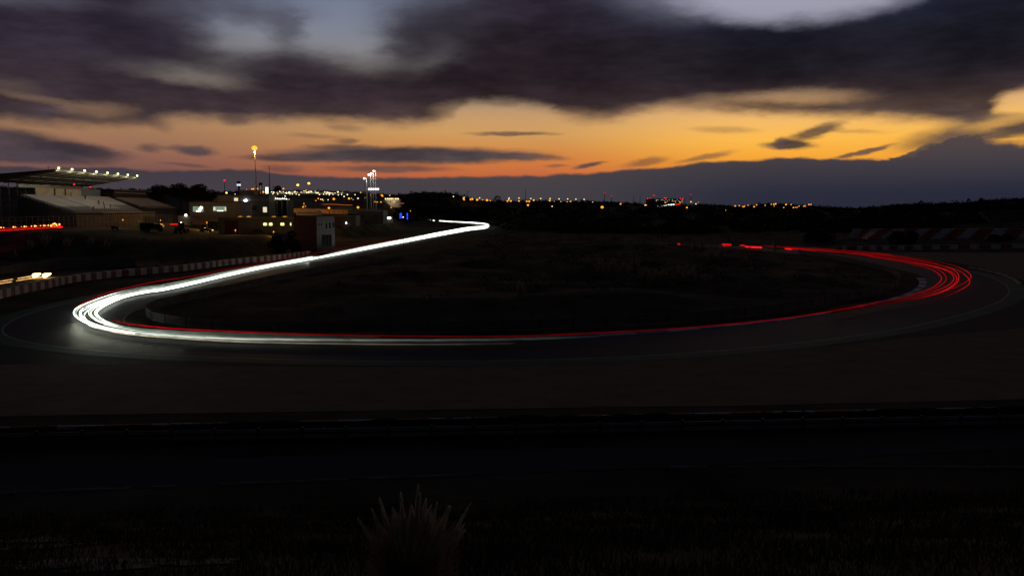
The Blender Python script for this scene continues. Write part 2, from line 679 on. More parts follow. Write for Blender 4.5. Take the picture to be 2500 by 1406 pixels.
# skyline of the far hills, as read against the sky
SKY = [(-900, 468), (0, 470), (340, 474), (520, 474), (640, 470), (760, 470), (860, 472), (970, 480), (1000, 474), (1050, 470), (1110, 474), (1150, 487),
       (1190, 493), (1300, 495), (1450, 497), (1580, 501), (1750, 505), (1800, 509), (1880, 502), (1980, 507), (2040, 512), (2110, 512), (2170, 506),
       (2250, 503), (2350, 501), (2420, 495), (2500, 492), (3300, 486)]
SKA = np.array([(x - 1250.0) / F for x, y in SKY])
SKS = np.array([(510.0 - y) / F for x, y in SKY])
RD_X = np.array([-2000, 300, 940, 1000, 1180, 1260, 1700, 2100, 2300, 4000])
RD_R = np.array([1100, 1200, 1250, 1250, 1250, 1350, 1700, 1500, 1000, 950.])
ST_R = np.array([500, 500, 500, 1040, 1040, 520, 520, 480, 430, 400.])


def sm(a, b, x):
    t = np.clip((x - a) / (b - a), 0, 1)
    return t * t * (3 - 2 * t)


def vnoise(X, Y, s, seed=0):
    return (np.sin(X / s + 1.3 * seed) * np.cos(Y / s * 1.13 + seed * 2.1) + np.sin(X / s * 2.3 + Y / s * 1.7 + seed) * .5 + np.cos(X / s * .7 - Y / s * 2.9 + seed * .7) * .4) / 1.9


def Harr(X, Y):
    X = np.asarray(X, float)
    Y = np.asarray(Y, float)
    Yt = Y - 0.085 * X
    # the viewing bank
    k = np.clip((39.2 - Yt) / 39.2, 0, 1.0)
    z = 11.5 * np.where(k < .1, k * k / .2, k - 0.05)
    z = np.where(Yt < -2, 11.1 + 0.02 * (-Yt), z)
    z = z + 0.08 * vnoise(X, Y, 2.1) * sm(38, 34, Yt)
    Ys = np.maximum(Y, 1.0)
    tx = X / Ys
    r = np.hypot(X, Y)
    # paddock plateau
    base = 4.6 + 1.9 * sm(-104, -126, X)
    pl = base * sm(-70, -82, X) * sm(222, 250, Y - (X + 110) * -.18) * sm(-.118, -.135, tx)
    pl = pl + (6.6 * sm(385, 480, Y)) * sm(-.125, -.150, tx) * sm(-70, -90, X)
    z = z + pl
    # far hills
    px = 1250 + tx * F
    R = np.interp(px, RD_X, RD_R)
    S = np.interp(px, RD_X, ST_R)
    zr = CAM_Z + np.interp(tx, SKA, SKS) * R
    f = sm(S, R, r) * (Y > 60)
    z = z * (1 - f) + zr * f + f * (1 - f) * 4 * 1.5 * vnoise(X, Y, 60, 3)
    z = z - np.clip(r - R * 1.02, 0, 4000) * 0.03 * (Y > 60)
    # rough ground inside the loop and right of the circuit
    ins = inside(X, Y) & (Y < 640)
    dt = dist_track(X, Y)
    m = sm(12, 34, dt)
    z = z + np.where(ins, m * (0.9 + 1.1 * vnoise(X, Y, 13, 1) + .35 * vnoise(X, Y, 4.0, 5)) * sm(60, 120, Y), 0)
    # right-hand bank behind the tyre wall
    z = z + 1.5 * sm(285, 345, Y + .25 * (X - 130)) * sm(95, 125, X) * (1 - f)
    z = z - 0.02
    return z


def H(x, y):
    return float(Harr(np.array([x]), np.array([y]))[0])


def march(x, y, above=0.0, start=8.0, stop=1800.0):
    """first point on the view line less than 'above' over the terrain; returns world point"""
    d = ray(x, y)
    Y = start * 1.01 ** np.arange(0, int(math.log(stop / start) / math.log(1.01)))
    X = d.x / d.y * Y
    Z = CAM_Z + d.z / d.y * Y
    h = Harr(X, Y)
    idx = np.nonzero(Z - h <= above)[0]
    i = idx[0] if len(idx) else int(np.argmin(Z - h))
    return Vector((X[i], Y[i], Z[i])), float(h[i])


# ------------------------------------------------------------------ ground
def build_ground():
    az = np.concatenate([np.arange(-180, -40, 4.0), np.arange(-40, 40.01, 0.25), np.arange(44, 180, 4.0)])
    rr = 1.5 * (9000 / 1.5) ** (np.arange(0, 341) / 340.0)
    A, R_ = np.meshgrid(np.radians(az), rr)
    X = R_ * np.sin(A)
    Y = R_ * np.cos(A)
    Z = Harr(X.ravel(), Y.ravel())
    n, m_ = len(rr), len(az)
    vs_ = np.column_stack([X.ravel(), Y.ravel(), Z])
    vs_ = np.vstack([vs_, [[0, 0, H(0, 0.01)]]])
    ii, jj = np.meshgrid(np.arange(n - 1), np.arange(m_), indexing='ij')
    a = ii * m_ + jj
    b = ii * m_ + (jj + 1) % m_
    fs_ = np.stack([a, b, b + m_, a + m_], -1).reshape(-1, 4)[:, ::-1]
    faces = fs_.tolist() + [[n * m_, (j + 1) % m_, j] for j in range(m_)]
    me = bpy.data.meshes.new("ground")
    me.from_pydata(vs_.tolist(), [], faces)
    me.polygons.foreach_set("use_smooth", [True] * len(me.polygons))
    m = mat("dry_grass_ground", (0.030, 0.031, 0.014), 1.0, .55, .09, .6, 1.4, col2=(0.100, 0.084, 0.050), spec=.05)
    me.materials.append(m)
    o = link("ground", me)
    struct("ground", o)


build_ground()

# ------------------------------------------------------------------ track, kerbs, run-off, gravel
asphalt = mat("track_asphalt", (0.040, 0.041, 0.043), .62, .3, .35, .3, 9, spec=.06, stretch=(1, 3, 1))
runoff = mat("runoff_asphalt", (0.046, 0.048, 0.050), .8, .2, .12, .2, 6, spec=.1, stretch=(.4, 3, 1))
gravel_m = mat("gravel_bed", (0.26, 0.18, 0.115), .95, .18, .35, .5, 12, col2=(0.28, 0.195, 0.13), spec=.1)
green_m = mat("green_paint", (0.010, 0.105, 0.055), .7, .3, .3, spec=.2)
line_m = mat("white_line_paint", (0.26, 0.26, 0.26), .6, .3, 1.5)
white_m = mat("white_paint", (0.55, 0.55, 0.56), .6, .18, .8)
red_m = mat("red_paint", (0.40, 0.045, 0.02), .6, .3, .9)
blue_m = mat("blue_paint", (0.06, 0.10, 0.42), .6, .25, .9)
concrete = mat("concrete", (0.26, 0.25, 0.24), .9, .3, .4, .2, 5)
dark_concrete = mat("weathered_concrete", (0.10, 0.096, 0.092), .9, .35, .3, .2, 5)
steel = mat("galvanised_steel", (0.32, 0.33, 0.34), .45, .2, 1.0, metal=.6)
dark_steel = mat("dark_steel", (0.05, 0.05, 0.055), .5, .2, 1.0, metal=.3)
rubber = mat("rubber", (0.02, 0.02, 0.02), .8, .2, 2)

struct("track", ribbon("track", offset(centre, -6.2), offset(centre, 6.2), 0.012, asphalt))
# outer run-off asphalt round the near corners (outside = left-hand side while driving round the loop)
i0 = min(range(len(centre)), key=lambda i: (centre[i] - Vector((-55, 150, 0))).length)
i1 = min(range(len(centre)), key=lambda i: (centre[i] - Vector((90, 205, 0))).length)
near = centre[i0:i1]


def sideof(d):
    return offset(near, d)


test = offset(near, 6)
OUT = 1 if test[len(test) // 2].y < near[len(near) // 2].y else -1

# wide tarmac apron between the circuit and the gravel bed
apron_px = [(-200, 902), (0, 890), (400, 893), (800, 894), (1100, 893), (1500, 881), (1800, 861), (2000, 846), (2250, 822), (2500, 800), (2640, 784)]
apron = catmull([P(x, y) for x, y in apron_px], 8)
inner_edge = catmull([P(x, y) for x, y in [(-200, 800), (60, 815), (400, 850), (800, 870), (1100, 872), (1500, 855), (1800, 830), (2000, 808), (2250, 775), (2500, 735), (2640, 690)]], 8)
struct("runoff", ribbon("asphalt_runoff", inner_edge, apron, 0.004, runoff))
e0 = offset(near, OUT * 6.0)
e1 = offset(near, OUT * 6.2)
struct("l", ribbon("track_edge_line", e0, e1, 0.017, line_m))
struct("g", ribbon("green_verge", offset(near, OUT * 6.22), offset(near, OUT * 8.4), 0.016, green_m))
inn0 = offset(near, -OUT * 6.0)
inn1 = offset(near, -OUT * 6.15)
k0 = len(near) // 3
struct("l2", ribbon("inner_edge_line", inn0[:k0], inn1[:k0], 0.017, line_m))

# gravel bed in front
berm_px = [(-400, 1032), (0, 1019), (500, 1009), (1100, 1001), (1500, 995), (2000, 987), (2500, 976), (2900, 968)]
gr_near = catmull([P(x, y) for x, y in [(-400, 1028), (0, 1016), (500, 1008), (1100, 999), (1500, 993), (1800, 990), (2000, 985), (2250, 980), (2500, 974), (2900, 965)]], 6)
gr_far = catmull([P(x, y) for x, y in [(-400, 915), (0, 884), (500, 890), (1100, 889), (1500, 877), (1800, 857), (2000, 842), (2250, 818), (2500, 796), (2900, 750)]], 6)
struct("gravel", ribbon("gravel_bed", gr_far, gr_near, 0.0, gravel_m))
# gravel outside the right-hand corner
g2a = catmull([P(x, y) for x, y in [(2060, 622), (2200, 626), (2320, 640), (2400, 656), (2480, 678), (2560, 705), (2700, 745)]], 6)
g2b = catmull([P(x, y) for x, y in [(2100, 614), (2240, 616), (2380, 617), (2480, 618), (2560, 619), (2700, 622), (2950, 628)]], 6)
struct("gravel2", ribbon("outer_gravel_bed", g2a, g2b, 0.008, gravel_m))

# blue and white kerb inside the right-hand corner
kerb = thing("corner_kerb", "low blue and white striped kerb on the inside of the right-hand bend", "kerb", (0, 0, 0))
iK0 = min(range(len(centre)), key=lambda i: (centre[i] - Vector((-12, 81, 0))).length)
iK1 = min(range(len(centre)), key=lambda i: (centre[i] - Vector((84, 168, 0))).length)
kc = resample(offset(centre[iK0:iK1], -OUT * 6.2), 4.2)
for i in range(len(kc) - 1):
    a, b = kc[i], kc[i + 1]
    t = (b - a).normalized()
    nrm = Vector((t.y, -t.x, 0)) * (-OUT)
    wd = .75 + .6 * max(0, (i - len(kc) * .62) / len(kc)) * 3
    g = 0.03
    p = [a + t * g, b - t * g, b - t * g + nrm * wd, a + t * g + nrm * wd]
    bot = [Vector((q.x, q.y, 0.0)) for q in p]
    top = [Vector((q.x, q.y, 0.04 + (0.06 if j > 1 else 0))) for j, q in enumerate(p)]
    MB().hexa(bot + top).build("kerb_block", white_m if i % 2 else blue_m, kerb)
# white kerb on the exit, outside right
exitk = thing("exit_kerb", "pale narrow kerb on the outer edge of the right-hand bend by the gravel", "kerb")
ek = resample([P(x, y) for x, y in [(2362, 653), (2400, 660), (2440, 670), (2470, 682), (2484, 694)]], 3.0)
for i in range(len(ek) - 1):
    a, b = ek[i], ek[i + 1]
    t = (b - a).normalized()
    nrm = Vector((t.y, -t.x, 0)) * -.8
    p = [a + t * .02, b - t * .02, b - t * .02 + nrm, a + t * .02 + nrm]
    MB().hexa([Vector((q.x, q.y, 0.0)) for q in p] + [Vector((q.x, q.y, 0.06)) for q in p]).build("kerb_block", concrete if i % 2 else white_m, exitk)

# inner guard rail round the infield
def guardrail(name, label, pts, step=3.0, h=1.0, rails=(.35, .7, 1.0), m=steel, rh=.10):
    g = thing(name, label, "guard rail")
    rs = resample(pts, step)
    for z in rails:
        mb = MB()
        for a, b in zip(pts, pts[1:]):
            t = (b - a).normalized()
            nn = Vector((t.y, -t.x, 0)) * .04
            za, zb = a.z + z, b.z + z
            hh = rh
            mb.hexa([(a.x - nn.x, a.y - nn.y, za - hh), (b.x - nn.x, b.y - nn.y, zb - hh), (b.x + nn.x, b.y + nn.y, zb - hh), (a.x + nn.x, a.y + nn.y, za - hh),
                     (a.x - nn.x, a.y - nn.y, za + hh), (b.x - nn.x, b.y - nn.y, zb + hh), (b.x + nn.x, b.y + nn.y, zb + hh), (a.x + nn.x, a.y + nn.y, za + hh)])
        mb.build("rail", m, g)
    pm = MB().box((0, 0, h / 2), (.14, .14, h + .15)).mesh("post", dark_steel)
    for p in rs:
        link("post", pm, g, loc=(p.x, p.y, p.z))
    return g


rail_old = mat("weathered_rail", (0.20, 0.20, 0.205), .55, .35, .7, metal=.2)
ring = [P(x, y) for x, y in [(985, 634), (860, 652), (700, 680), (560, 712), (479, 729), (400, 748), (366, 759), (357, 768), (362, 777), (390, 789), (470, 800), (560, 806), (760, 812),
                             (1000, 812), (1260, 806), (1500, 795), (1708, 783), (1900, 762), (2010, 743), (2100, 727), (2160, 713), (2194, 698), (2197, 688), (2188, 676), (2160, 662), (2110, 650), (2050, 637), (1980, 624), (1950, 618)]]
ring = catmull(ring, 6)
guardrail("guard_rail", "weathered steel guard rail looping all round the dark infield", ring, 4.0, 1.05, (.28, .62, .96), mat("dull_rail", (0.13, 0.135, 0.13), .8, .35, .5, spec=.1), .155)

# outer guard rail and service road in front of the camera
fr = catmull([P(x, y) for x, y in [(-500, 1112), (0, 1092), (600, 1082), (1250, 1070), (1900, 1056), (2500, 1044), (3000, 1034)]], 6)
guardrail("guard_rail", "dark guard rail running along the far side of the service road", fr, 2.4, .8, (.35, .68), rail_old)
sr_far = catmull([P(x, y) for x, y in [(-500, 1150), (0, 1135), (500, 1118), (1250, 1096), (1900, 1084), (2500, 1074), (3000, 1066)]], 6)
sr_near = catmull([P(x, y) for x, y in [(-500, 1232), (0, 1205), (300, 1192), (600, 1180), (900, 1168), (1250, 1155), (1600, 1142), (1900, 1139), (2500, 1141), (3000, 1142)]], 6)
struct("service_road", ribbon("service_road", sr_far, sr_near, 0.004, mat("old_tarmac", (0.07, 0.07, 0.068), .9, .25, .3, .3, 6, spec=.1, stretch=(.3, 2, 1))))
# broken concrete edging of the service road
ed = thing("road_edging", "pale broken concrete edging along the near side of the service road", "edging")
er = resample(sr_near, 1.0)
for i, (a, b) in enumerate(zip(er, er[1:])):
    if (math.sin(i * .31) + math.sin(i * .123 + 1)) < -0.75 or random.random() < .1:
        continue
    t = (b - a).normalized()
    nn = Vector((t.y, -t.x, 0)) * .12
    w0 = random.uniform(.4, 1.0)
    z0, z1 = -.02, random.uniform(.05, .10)
    a2, b2 = a + t * .02, b - t * .02
    MB().hexa([(a2.x, a2.y, z0), (b2.x, b2.y, z0), (b2.x + nn.x * w0, b2.y + nn.y * w0, z0), (a2.x + nn.x * w0, a2.y + nn.y * w0, z0),
               (a2.x, a2.y, z1), (b2.x, b2.y, z1), (b2.x + nn.x * w0, b2.y + nn.y * w0, z1), (a2.x + nn.x * w0, a2.y + nn.y * w0, z1)]).build("edging_stone", concrete, ed)

# low overgrown bank between gravel and service road, with a painted barrier behind it
def berm():
    mb = MB()
    n = 700
    cols = 9
    vs_ = []
    for i in range(n + 1):
        X = -45 + 90 * i / n
        Yc = 50.7 + 0.085 * X
        top = .955 + .05 * math.sin(X * .31) + .06 * math.sin(X * .83 + 1) + .05 * math.sin(X * .17 + 2) + .035 * math.sin(X * 2.3) + random.uniform(-.008, .008)
        for j in range(cols):
            u = -1 + 2 * j / (cols - 1)
            w = 1.25
            z = top * (1 - u * u) ** 1.3
            vs_.append((X, Yc + u * w, z - .03))
    fs_ = [(i * cols + j, (i + 1) * cols + j, (i + 1) * cols + j + 1, i * cols + j + 1) for i in range(n) for j in range(cols - 1)]
    mb._add(vs_, fs_)
    o = mb.build("embankment", mat("damp_scrub_earth", (0.018, 0.019, 0.011), 1, .5, .8, .8, 6, spec=.02), smooth=True)
    struct("e", o)
    bar = thing("painted_barrier", "low red and white barrier peeking over the bank beside the gravel bed", "barrier")
    x = -44.0
    k = 0
    while x < 44:
        w = 2.6
        Yc = 51.62 + 0.085 * (x + w / 2)
        MB().box((x + w / 2, Yc, .36), (w - .03, .16, .78), math.atan(.085)).build("barrier_block", white_m if k % 2 else red_m, bar)
        x += w
        k += 1


berm()

# ------------------------------------------------------------------ tyre walls
def block_wall(name, label, blocks, depth, h, extra=None):
    """blocks: list of (a, b, material)"""
    t = thing(name, label, "tyre wall")
    for (a, b, m) in blocks:
        d = (b - a)
        d.z = 0
        d.normalize()
        nn = Vector((-d.y, d.x, 0)) * depth
        a2, b2 = a + d * .03, b - d * .03
        za, zb = a.z, b.z
        hj = h + random.uniform(-.05, .05)
        MB().hexa([(a2.x, a2.y, za), (b2.x, b2.y, zb), (b2.x + nn.x, b2.y + nn.y, zb), (a2.x + nn.x, a2.y + nn.y, za),
                   (a2.x, a2.y, za + hj), (b2.x, b2.y, zb + hj), (b2.x + nn.x, b2.y + nn.y, zb + hj), (a2.x + nn.x, a2.y + nn.y, za + hj)]).build("tyre_stack", m, t)
    return t


orange_red = mat("faded_red_cover", (0.19, 0.042, 0.014), .6, .35, .8)
white_cover = mat("white_cover", (0.50, 0.50, 0.55), .6, .22, .7)
left_path = catmull([P(x, y + 10) for x, y in [(-120, 752), (-10, 722), (41, 710), (88, 700), (126, 692), (164, 683), (207, 676), (249, 671), (288, 666), (326, 663), (360, 660), (394, 657),
                                              (425, 654), (454, 651), (483, 647), (510, 644), (538, 640), (571, 636), (609, 632), (650, 628), (700, 622), (760, 614)]], 10)
lp = resample(left_path, 1.5)
block_wall("tyre_wall", "red and white tyre wall beside the left-hand hairpin below the embankment",
           [(lp[i], lp[i + 1], white_cover if i % 2 else orange_red) for i in range(len(lp) - 1)], .9, 1.3)
rx = [2040, 2055, 2068, 2092, 2106, 2122, 2140, 2154, 2172, 2190, 2209, 2229, 2252, 2274, 2295, 2316, 2340, 2368, 2391, 2419, 2444, 2471, 2500, 2530, 2562]
rb = []
for i in range(len(rx) - 1):
    ya = 612 - (rx[i] - 2040) * .013
    yb = 612 - (rx[i + 1] - 2040) * .013
    rb.append((P(rx[i], ya, .3), P(rx[i + 1], yb, .3), mat('bright_white_cover', (.60, .60, .58), .6, .25, .7) if i % 2 else red_m))
block_wall("tyre_wall", "red and white tyre wall across the far side of the right-hand gravel bed", rb, .9, 1.35)
extra = catmull([P(x, y, .1) for x, y in [(1400, 602), (1560, 601), (1700, 602), (1850, 605), (1960, 608), (2036, 612)]], 6)
guardrail("guard_rail", "pale guard rail beyond the red streaks at the back of the circuit", extra, 5, .9, (.3, .75), concrete)

# retaining wall behind the left tyre wall
rw = thing("retaining_wall", "plain concrete retaining wall behind the tyre wall at the far left", "wall")
wpts = [P(-120, 682), P(0, 670), P(75, 663), P(150, 657), P(230, 653), P(330, 650)]
tops = [1.2, 1.4, 2.0, 2.2, 2.3, 2.1]
for i in range(5):
    a, b = wpts[i], wpts[i + 1]
    sub = 4
    for k in range(sub):
        p, q = a.lerp(b, k / sub), a.lerp(b, (k + 1) / sub)
        h0 = tops[i] + (tops[i + 1] - tops[i]) * k / sub
        h1 = tops[i] + (tops[i + 1] - tops[i]) * (k + 1) / sub
        d = (q - p).normalized()
        nn = Vector((-d.y, d.x, 0)) * .35
        p2, q2 = p + d * .015, q - d * .015
        MB().hexa([(p2.x, p2.y, -.1), (q2.x, q2.y, -.1), (q2.x + nn.x, q2.y + nn.y, -.1), (p2.x + nn.x, p2.y + nn.y, -.1),
                   (p2.x, p2.y, h0), (q2.x, q2.y, h1), (q2.x + nn.x, q2.y + nn.y, h1), (p2.x + nn.x, p2.y + nn.y, h0)]).build("wall_panel", dark_concrete, rw)

# ------------------------------------------------------------------ light streaks of the passing cars
def strand(pts, z, parent, m, rpx=1.4, n=10, rmin=.07, off=0.0, gk=1.0):
    """pts: pixel list (x, y[, glow]); real path at lamp height over the track"""
    w = []
    for q in pts:
        p = P(q[0], q[1], z)
        w.append((p.x, p.y, q[2] if len(q) > 2 else 1.0))
    c = catmull([Vector(p) for p in w], n)
    if off:
        c2 = []
        for i, p in enumerate(c):
            a = c[max(i - 1, 0)]
            b = c[min(i + 1, len(c) - 1)]
            tt = Vector((b.x - a.x, b.y - a.y, 0)).normalized()
            c2.append(Vector((p.x + tt.y * off, p.y - tt.x * off, p.z)))
        c = c2
    if gk != 1.0:
        c = [Vector((p.x, p.y, p.z * gk)) for p in c]
    while len(c) > 3 and c[-1].z < .009:      # a streak ends where its light is spent
        c.pop()
    while len(c) > 3 and c[0].z < .009:
        c.pop(0)
    ph_ = random.uniform(0, 6)
    flick = [1 + .16 * math.sin(i * .9 + ph_) + .14 * math.sin(i * 2.3 + ph_ * 2) + random.uniform(-.1, .1) for i in range(len(c))]
    sides = 7
    vs_, fs_, att = [], [], []
    for i, p in enumerate(c):
        a = c[max(i - 1, 0)]
        b = c[min(i + 1, len(c) - 1)]
        t = Vector((b.x - a.x, b.y - a.y, 0)).normalized()
        u = Vector((t.y, -t.x, 0))
        r = max(rmin, rpx * p.y / F)
        if i in (0, len(c) - 1):
            r *= .3
        for k in range(sides):
            an = 2 * math.pi * k / sides
            vs_.append((p.x + u.x * r * math.cos(an), p.y + u.y * r * math.cos(an), z + r * math.sin(an)))
            att.append(max(0.0, p.z) * flick[i])
    for i in range(len(c) - 1):
        for k in range(sides):
            fs_.append((i * sides + k, i * sides + (k + 1) % sides, (i + 1) * sides + (k + 1) % sides, (i + 1) * sides + k))
    fs_.append(tuple(range(sides)))
    fs_.append(tuple(range(len(vs_) - 1, len(vs_) - sides - 1, -1)))
    me = bpy.data.meshes.new("streak")
    me.from_pydata(vs_, [], fs_)
    at = me.attributes.new("glow", 'FLOAT', 'POINT')
    at.data.foreach_set("value", att)
    me.materials.append(m)
    return link("streak", me, parent)


WHITE = emat("headlamp_streak", (0.90, 1.0, 0.84), 1.0, True, "glow")
FRINGE = emat("streak_halo", (0.86, 1.0, 0.66), 1.0, True, "glow")
FR = 1.0
RED = emat("tail_lamp_streak", (1.0, 0.008, 0.012), 1.0, True, "glow")
AMBER = emat("amber_streak", (1.0, 0.55, 0.18), 1.0, True, "glow")

# far part of the straight, shared by all white strands: (x, y centre, half thickness px)
straight = [(560, 667, 5.2), (660, 647.5, 3.6), (757, 630.5, 3.2), (765, 629, 3.2), (850, 613, 3.4), (985, 587.5, 3.6), (1080, 569.5, 3.8), (1150, 557.5, 3.6)]
hair = {
    'A': [(400, 695), (353, 701), (306, 710), (259.5, 723), (212.5, 740), (189, 751), (180.5, 761), (183, 770.5), (197, 781), (220, 792), (259.5, 802.5), (306, 811), (400, 819), (560, 828)],
    'A2': [(400, 697), (353, 703.5), (306, 712), (259.5, 726), (214, 742.5), (193, 753), (186, 762), (188, 771), (202, 782), (224, 792.5), (262, 803), (310, 811), (400, 820.5), (560, 829)],
    'B': [(400, 699), (353, 705), (306.5, 714), (244, 735), (212.5, 748), (197, 758), (194, 767), (205, 781), (228, 793), (306, 809), (400, 817.5), (560, 827)],
    'B2': [(400, 700.5), (353, 707), (306.5, 716), (246, 738), (217, 750), (201, 760), (199, 769), (210, 782), (234, 794), (310, 808.5), (400, 817), (560, 826.5)],
    'C': [(400, 702), (353, 709), (306, 718.5), (262, 734), (229, 749), (211, 761), (206, 768), (208, 777), (221, 787), (259.5, 799), (322, 810), (400, 816), (560, 825.5)],
    'D': [(400, 703.5), (353, 710.5), (306, 720), (265, 735), (236, 748), (220, 757.5), (216, 764), (218, 771.5), (232, 782), (259.5, 793), (291, 802), (400, 814.5, .6), (560, 823, .3)],
    'D2': [(400, 705), (353, 711.5), (306, 721.5), (266, 737), (240, 749), (225, 759), (222, 765), (226, 773), (240, 783), (265, 793), (300, 802, .7), (400, 812, .4), (560, 820, .2)],
    'E': [(400, 706.5), (353, 713), (306, 723), (267, 738.5), (244, 751), (232, 761), (232.5, 769), (244, 780), (267, 791, .9), (306, 801, .5), (400, 809, .25), (560, 816, .12)],
    'E2': [(400, 708), (353, 714.5), (306, 725), (268, 740), (247, 752), (236.5, 761.5), (237, 768.5), (248, 778.5), (270, 789, .8), (310, 799, .4), (400, 806.5, .2), (560, 813, .1)],
}
lum = {'A': (1.5, .55, 3.4, 2.0), 'A2': (.5, .34, 1.0, .6), 'B': (1.2, .5, 3.2, 1.5), 'B2': (.6, .36, 2.2, 1.6), 'C': (.8, .5, 2.4, 1.2), 'D': (3.5, 2.6, 3.6, 1.0), 'D2': (4.5, 4, 5, .8), 'E': (7.5, 7.0, 7.0, 1.0), 'E2': (6.5, 6, 6, .8)}
groups = [("white headlamp light streaks swinging widest round the left-hand hairpin", ['A', 'A2', 'B', 'B2']),
          ("broad white headlamp light streaks hugging the inside of the left-hand hairpin", ['C', 'D', 'D2', 'E', 'E2'])]
keys = list(hair)
for label, ks in groups:
    tr = thing("light_trail", label, "light trail")
    for k in ks:
        i = keys.index(k)
        u = -1 + 2 * i / (len(keys) - 1)
        s0, s1, s2, s3 = lum[k]
        far_l = 4.2
        pts = []
        for (x, yc, h) in reversed(straight):
            gl = far_l if x > 600 else (far_l + s1) * .5
            if i < 5:
                gl = {560: .7, 660: 2.2, 757: 3.4, 765: .8, 850: 1.3}.get(x, gl)
            pts.append((x, yc + u * h, gl))
        # far tip: the bend at the end of the straight
        tip = [(1105, 542.0 + u * .7, far_l * .9), (1150, 544.5 + u * 1.2, far_l), (1182 + i * 0.3, 547.6 + u * 1.6, far_l), (1193 - abs(u), 551 + u * 1.8, far_l), (1182, 554.6 + u * 2.8, far_l)]
        hp = hair[k]
        m_ = len(hp)
        mid = min(range(m_), key=lambda j: hp[j][0])
        seq = []
        for j, q in enumerate(hp):
            fade = q[2] if len(q) > 2 else 1.0
            if j < mid - 3:
                g_ = s1 if q[0] > 250 else (s0 + s1) / 2
            elif j <= mid + 2:
                g_ = s2
            else:
                g_ = s3 + (s2 - s3) * max(0, (300 - q[0]) / 100)
                if q[0] > 350:
                    g_ *= .75
                if q[0] > 500:
                    g_ *= .62
            seq.append((q[0], q[1], g_ * fade))
        tail = [(760, hp[-1][1] + 3 * (1 if i < 5 else 1.6), seq[-1][2] * .36), (1000, hp[-1][1] + 4 * (1 if i < 5 else 1.8), seq[-1][2] * .12), (1200, hp[-1][1] + 2.6, seq[-1][2] * .05), (1400, hp[-1][1] - 4, seq[-1][2] * .016), (1620, hp[-1][1] - 17, .002)]
        strand(tip + pts + seq + tail, .5, tr, WHITE, .75 if i < 4 else .92)
        if k in ('A', 'E2'):            # dim outer strands added to imitate a soft halo round the streaks
            sg = 1 if k == 'A' else -1
            for off, gk in ((.26, .05), (.55, .018), (.9, .007)):
                strand(tip + pts + seq + tail, .5, tr, FRINGE, .95, off=-sg * off * FR, gk=gk)

# thin outer lamp line and a dashed far section
tr = thing("light_trail", "thin cream light streak on the outer edge of the white streaks below the hairpin", "light trail")
strand([(215, 792, 2.5), (228, 797.5, 2), (259, 805, 1.2), (291, 812.5, .8), (353, 819.5, .55), (400, 823, .42), (560, 833, .26), (760, 838, .12), (1060, 840.5, .04), (1260, 838, .01)], .45, tr,
       emat("warm_streak", (1.0, .86, .62), 1.0, True, "glow"), .9)
tr = thing("light_trail", "broken dashes of white headlamp light on the far back straight", "light trail")
for (xa, ya, xb, yb) in [(1017, 536.6, 1022, 536.8), (1024, 537, 1033, 537.4), (1045, 537.6, 1053, 538.2), (1056, 538.4, 1060, 538.8), (1073, 539.3, 1078, 539.6), (1080, 539.8, 1089, 540.4), (1091, 540.5, 1096, 540.9), (1098, 541, 1105, 541.6)]:
    strand([(xa, ya, 2.5), ((xa + xb) / 2, (ya + yb) / 2, 2.5), (xb, yb, 2.5)], .5, tr, WHITE, 1.3)

tr = thing("light_trail", "thin red tail-lamp light streak above the white streaks at the hairpin", "light trail")
strand([(985, 580, .02), (850, 604, .07), (757, 620.5, .07), (660, 638, .10), (560, 656.5, .14), (440, 679, .18), (400, 684, .2), (353, 693, .2), (306, 703.5, .21), (259, 716, .22), (228, 728, .21), (200, 741, .2), (186, 749, .14)], .85, tr, RED, .85)
tr = thing("light_trail", "long dark red tail-lamp light streak along the inner edge of the near straight", "light trail")
strand([(268, 778, .05), (302, 789, .2), (350, 795, .34), (411, 801, .34), (560, 809, .24), (760, 816, .12), (1000, 820.5, .07), (1260, 820.5, .065), (1430, 814, .08), (1652, 802, .08), (1800, 789.5, .11), (1900, 779, .13), (2010, 763, .16), (2080, 751, .18), (2150, 736.5, .2)], .8, tr, RED, .95)

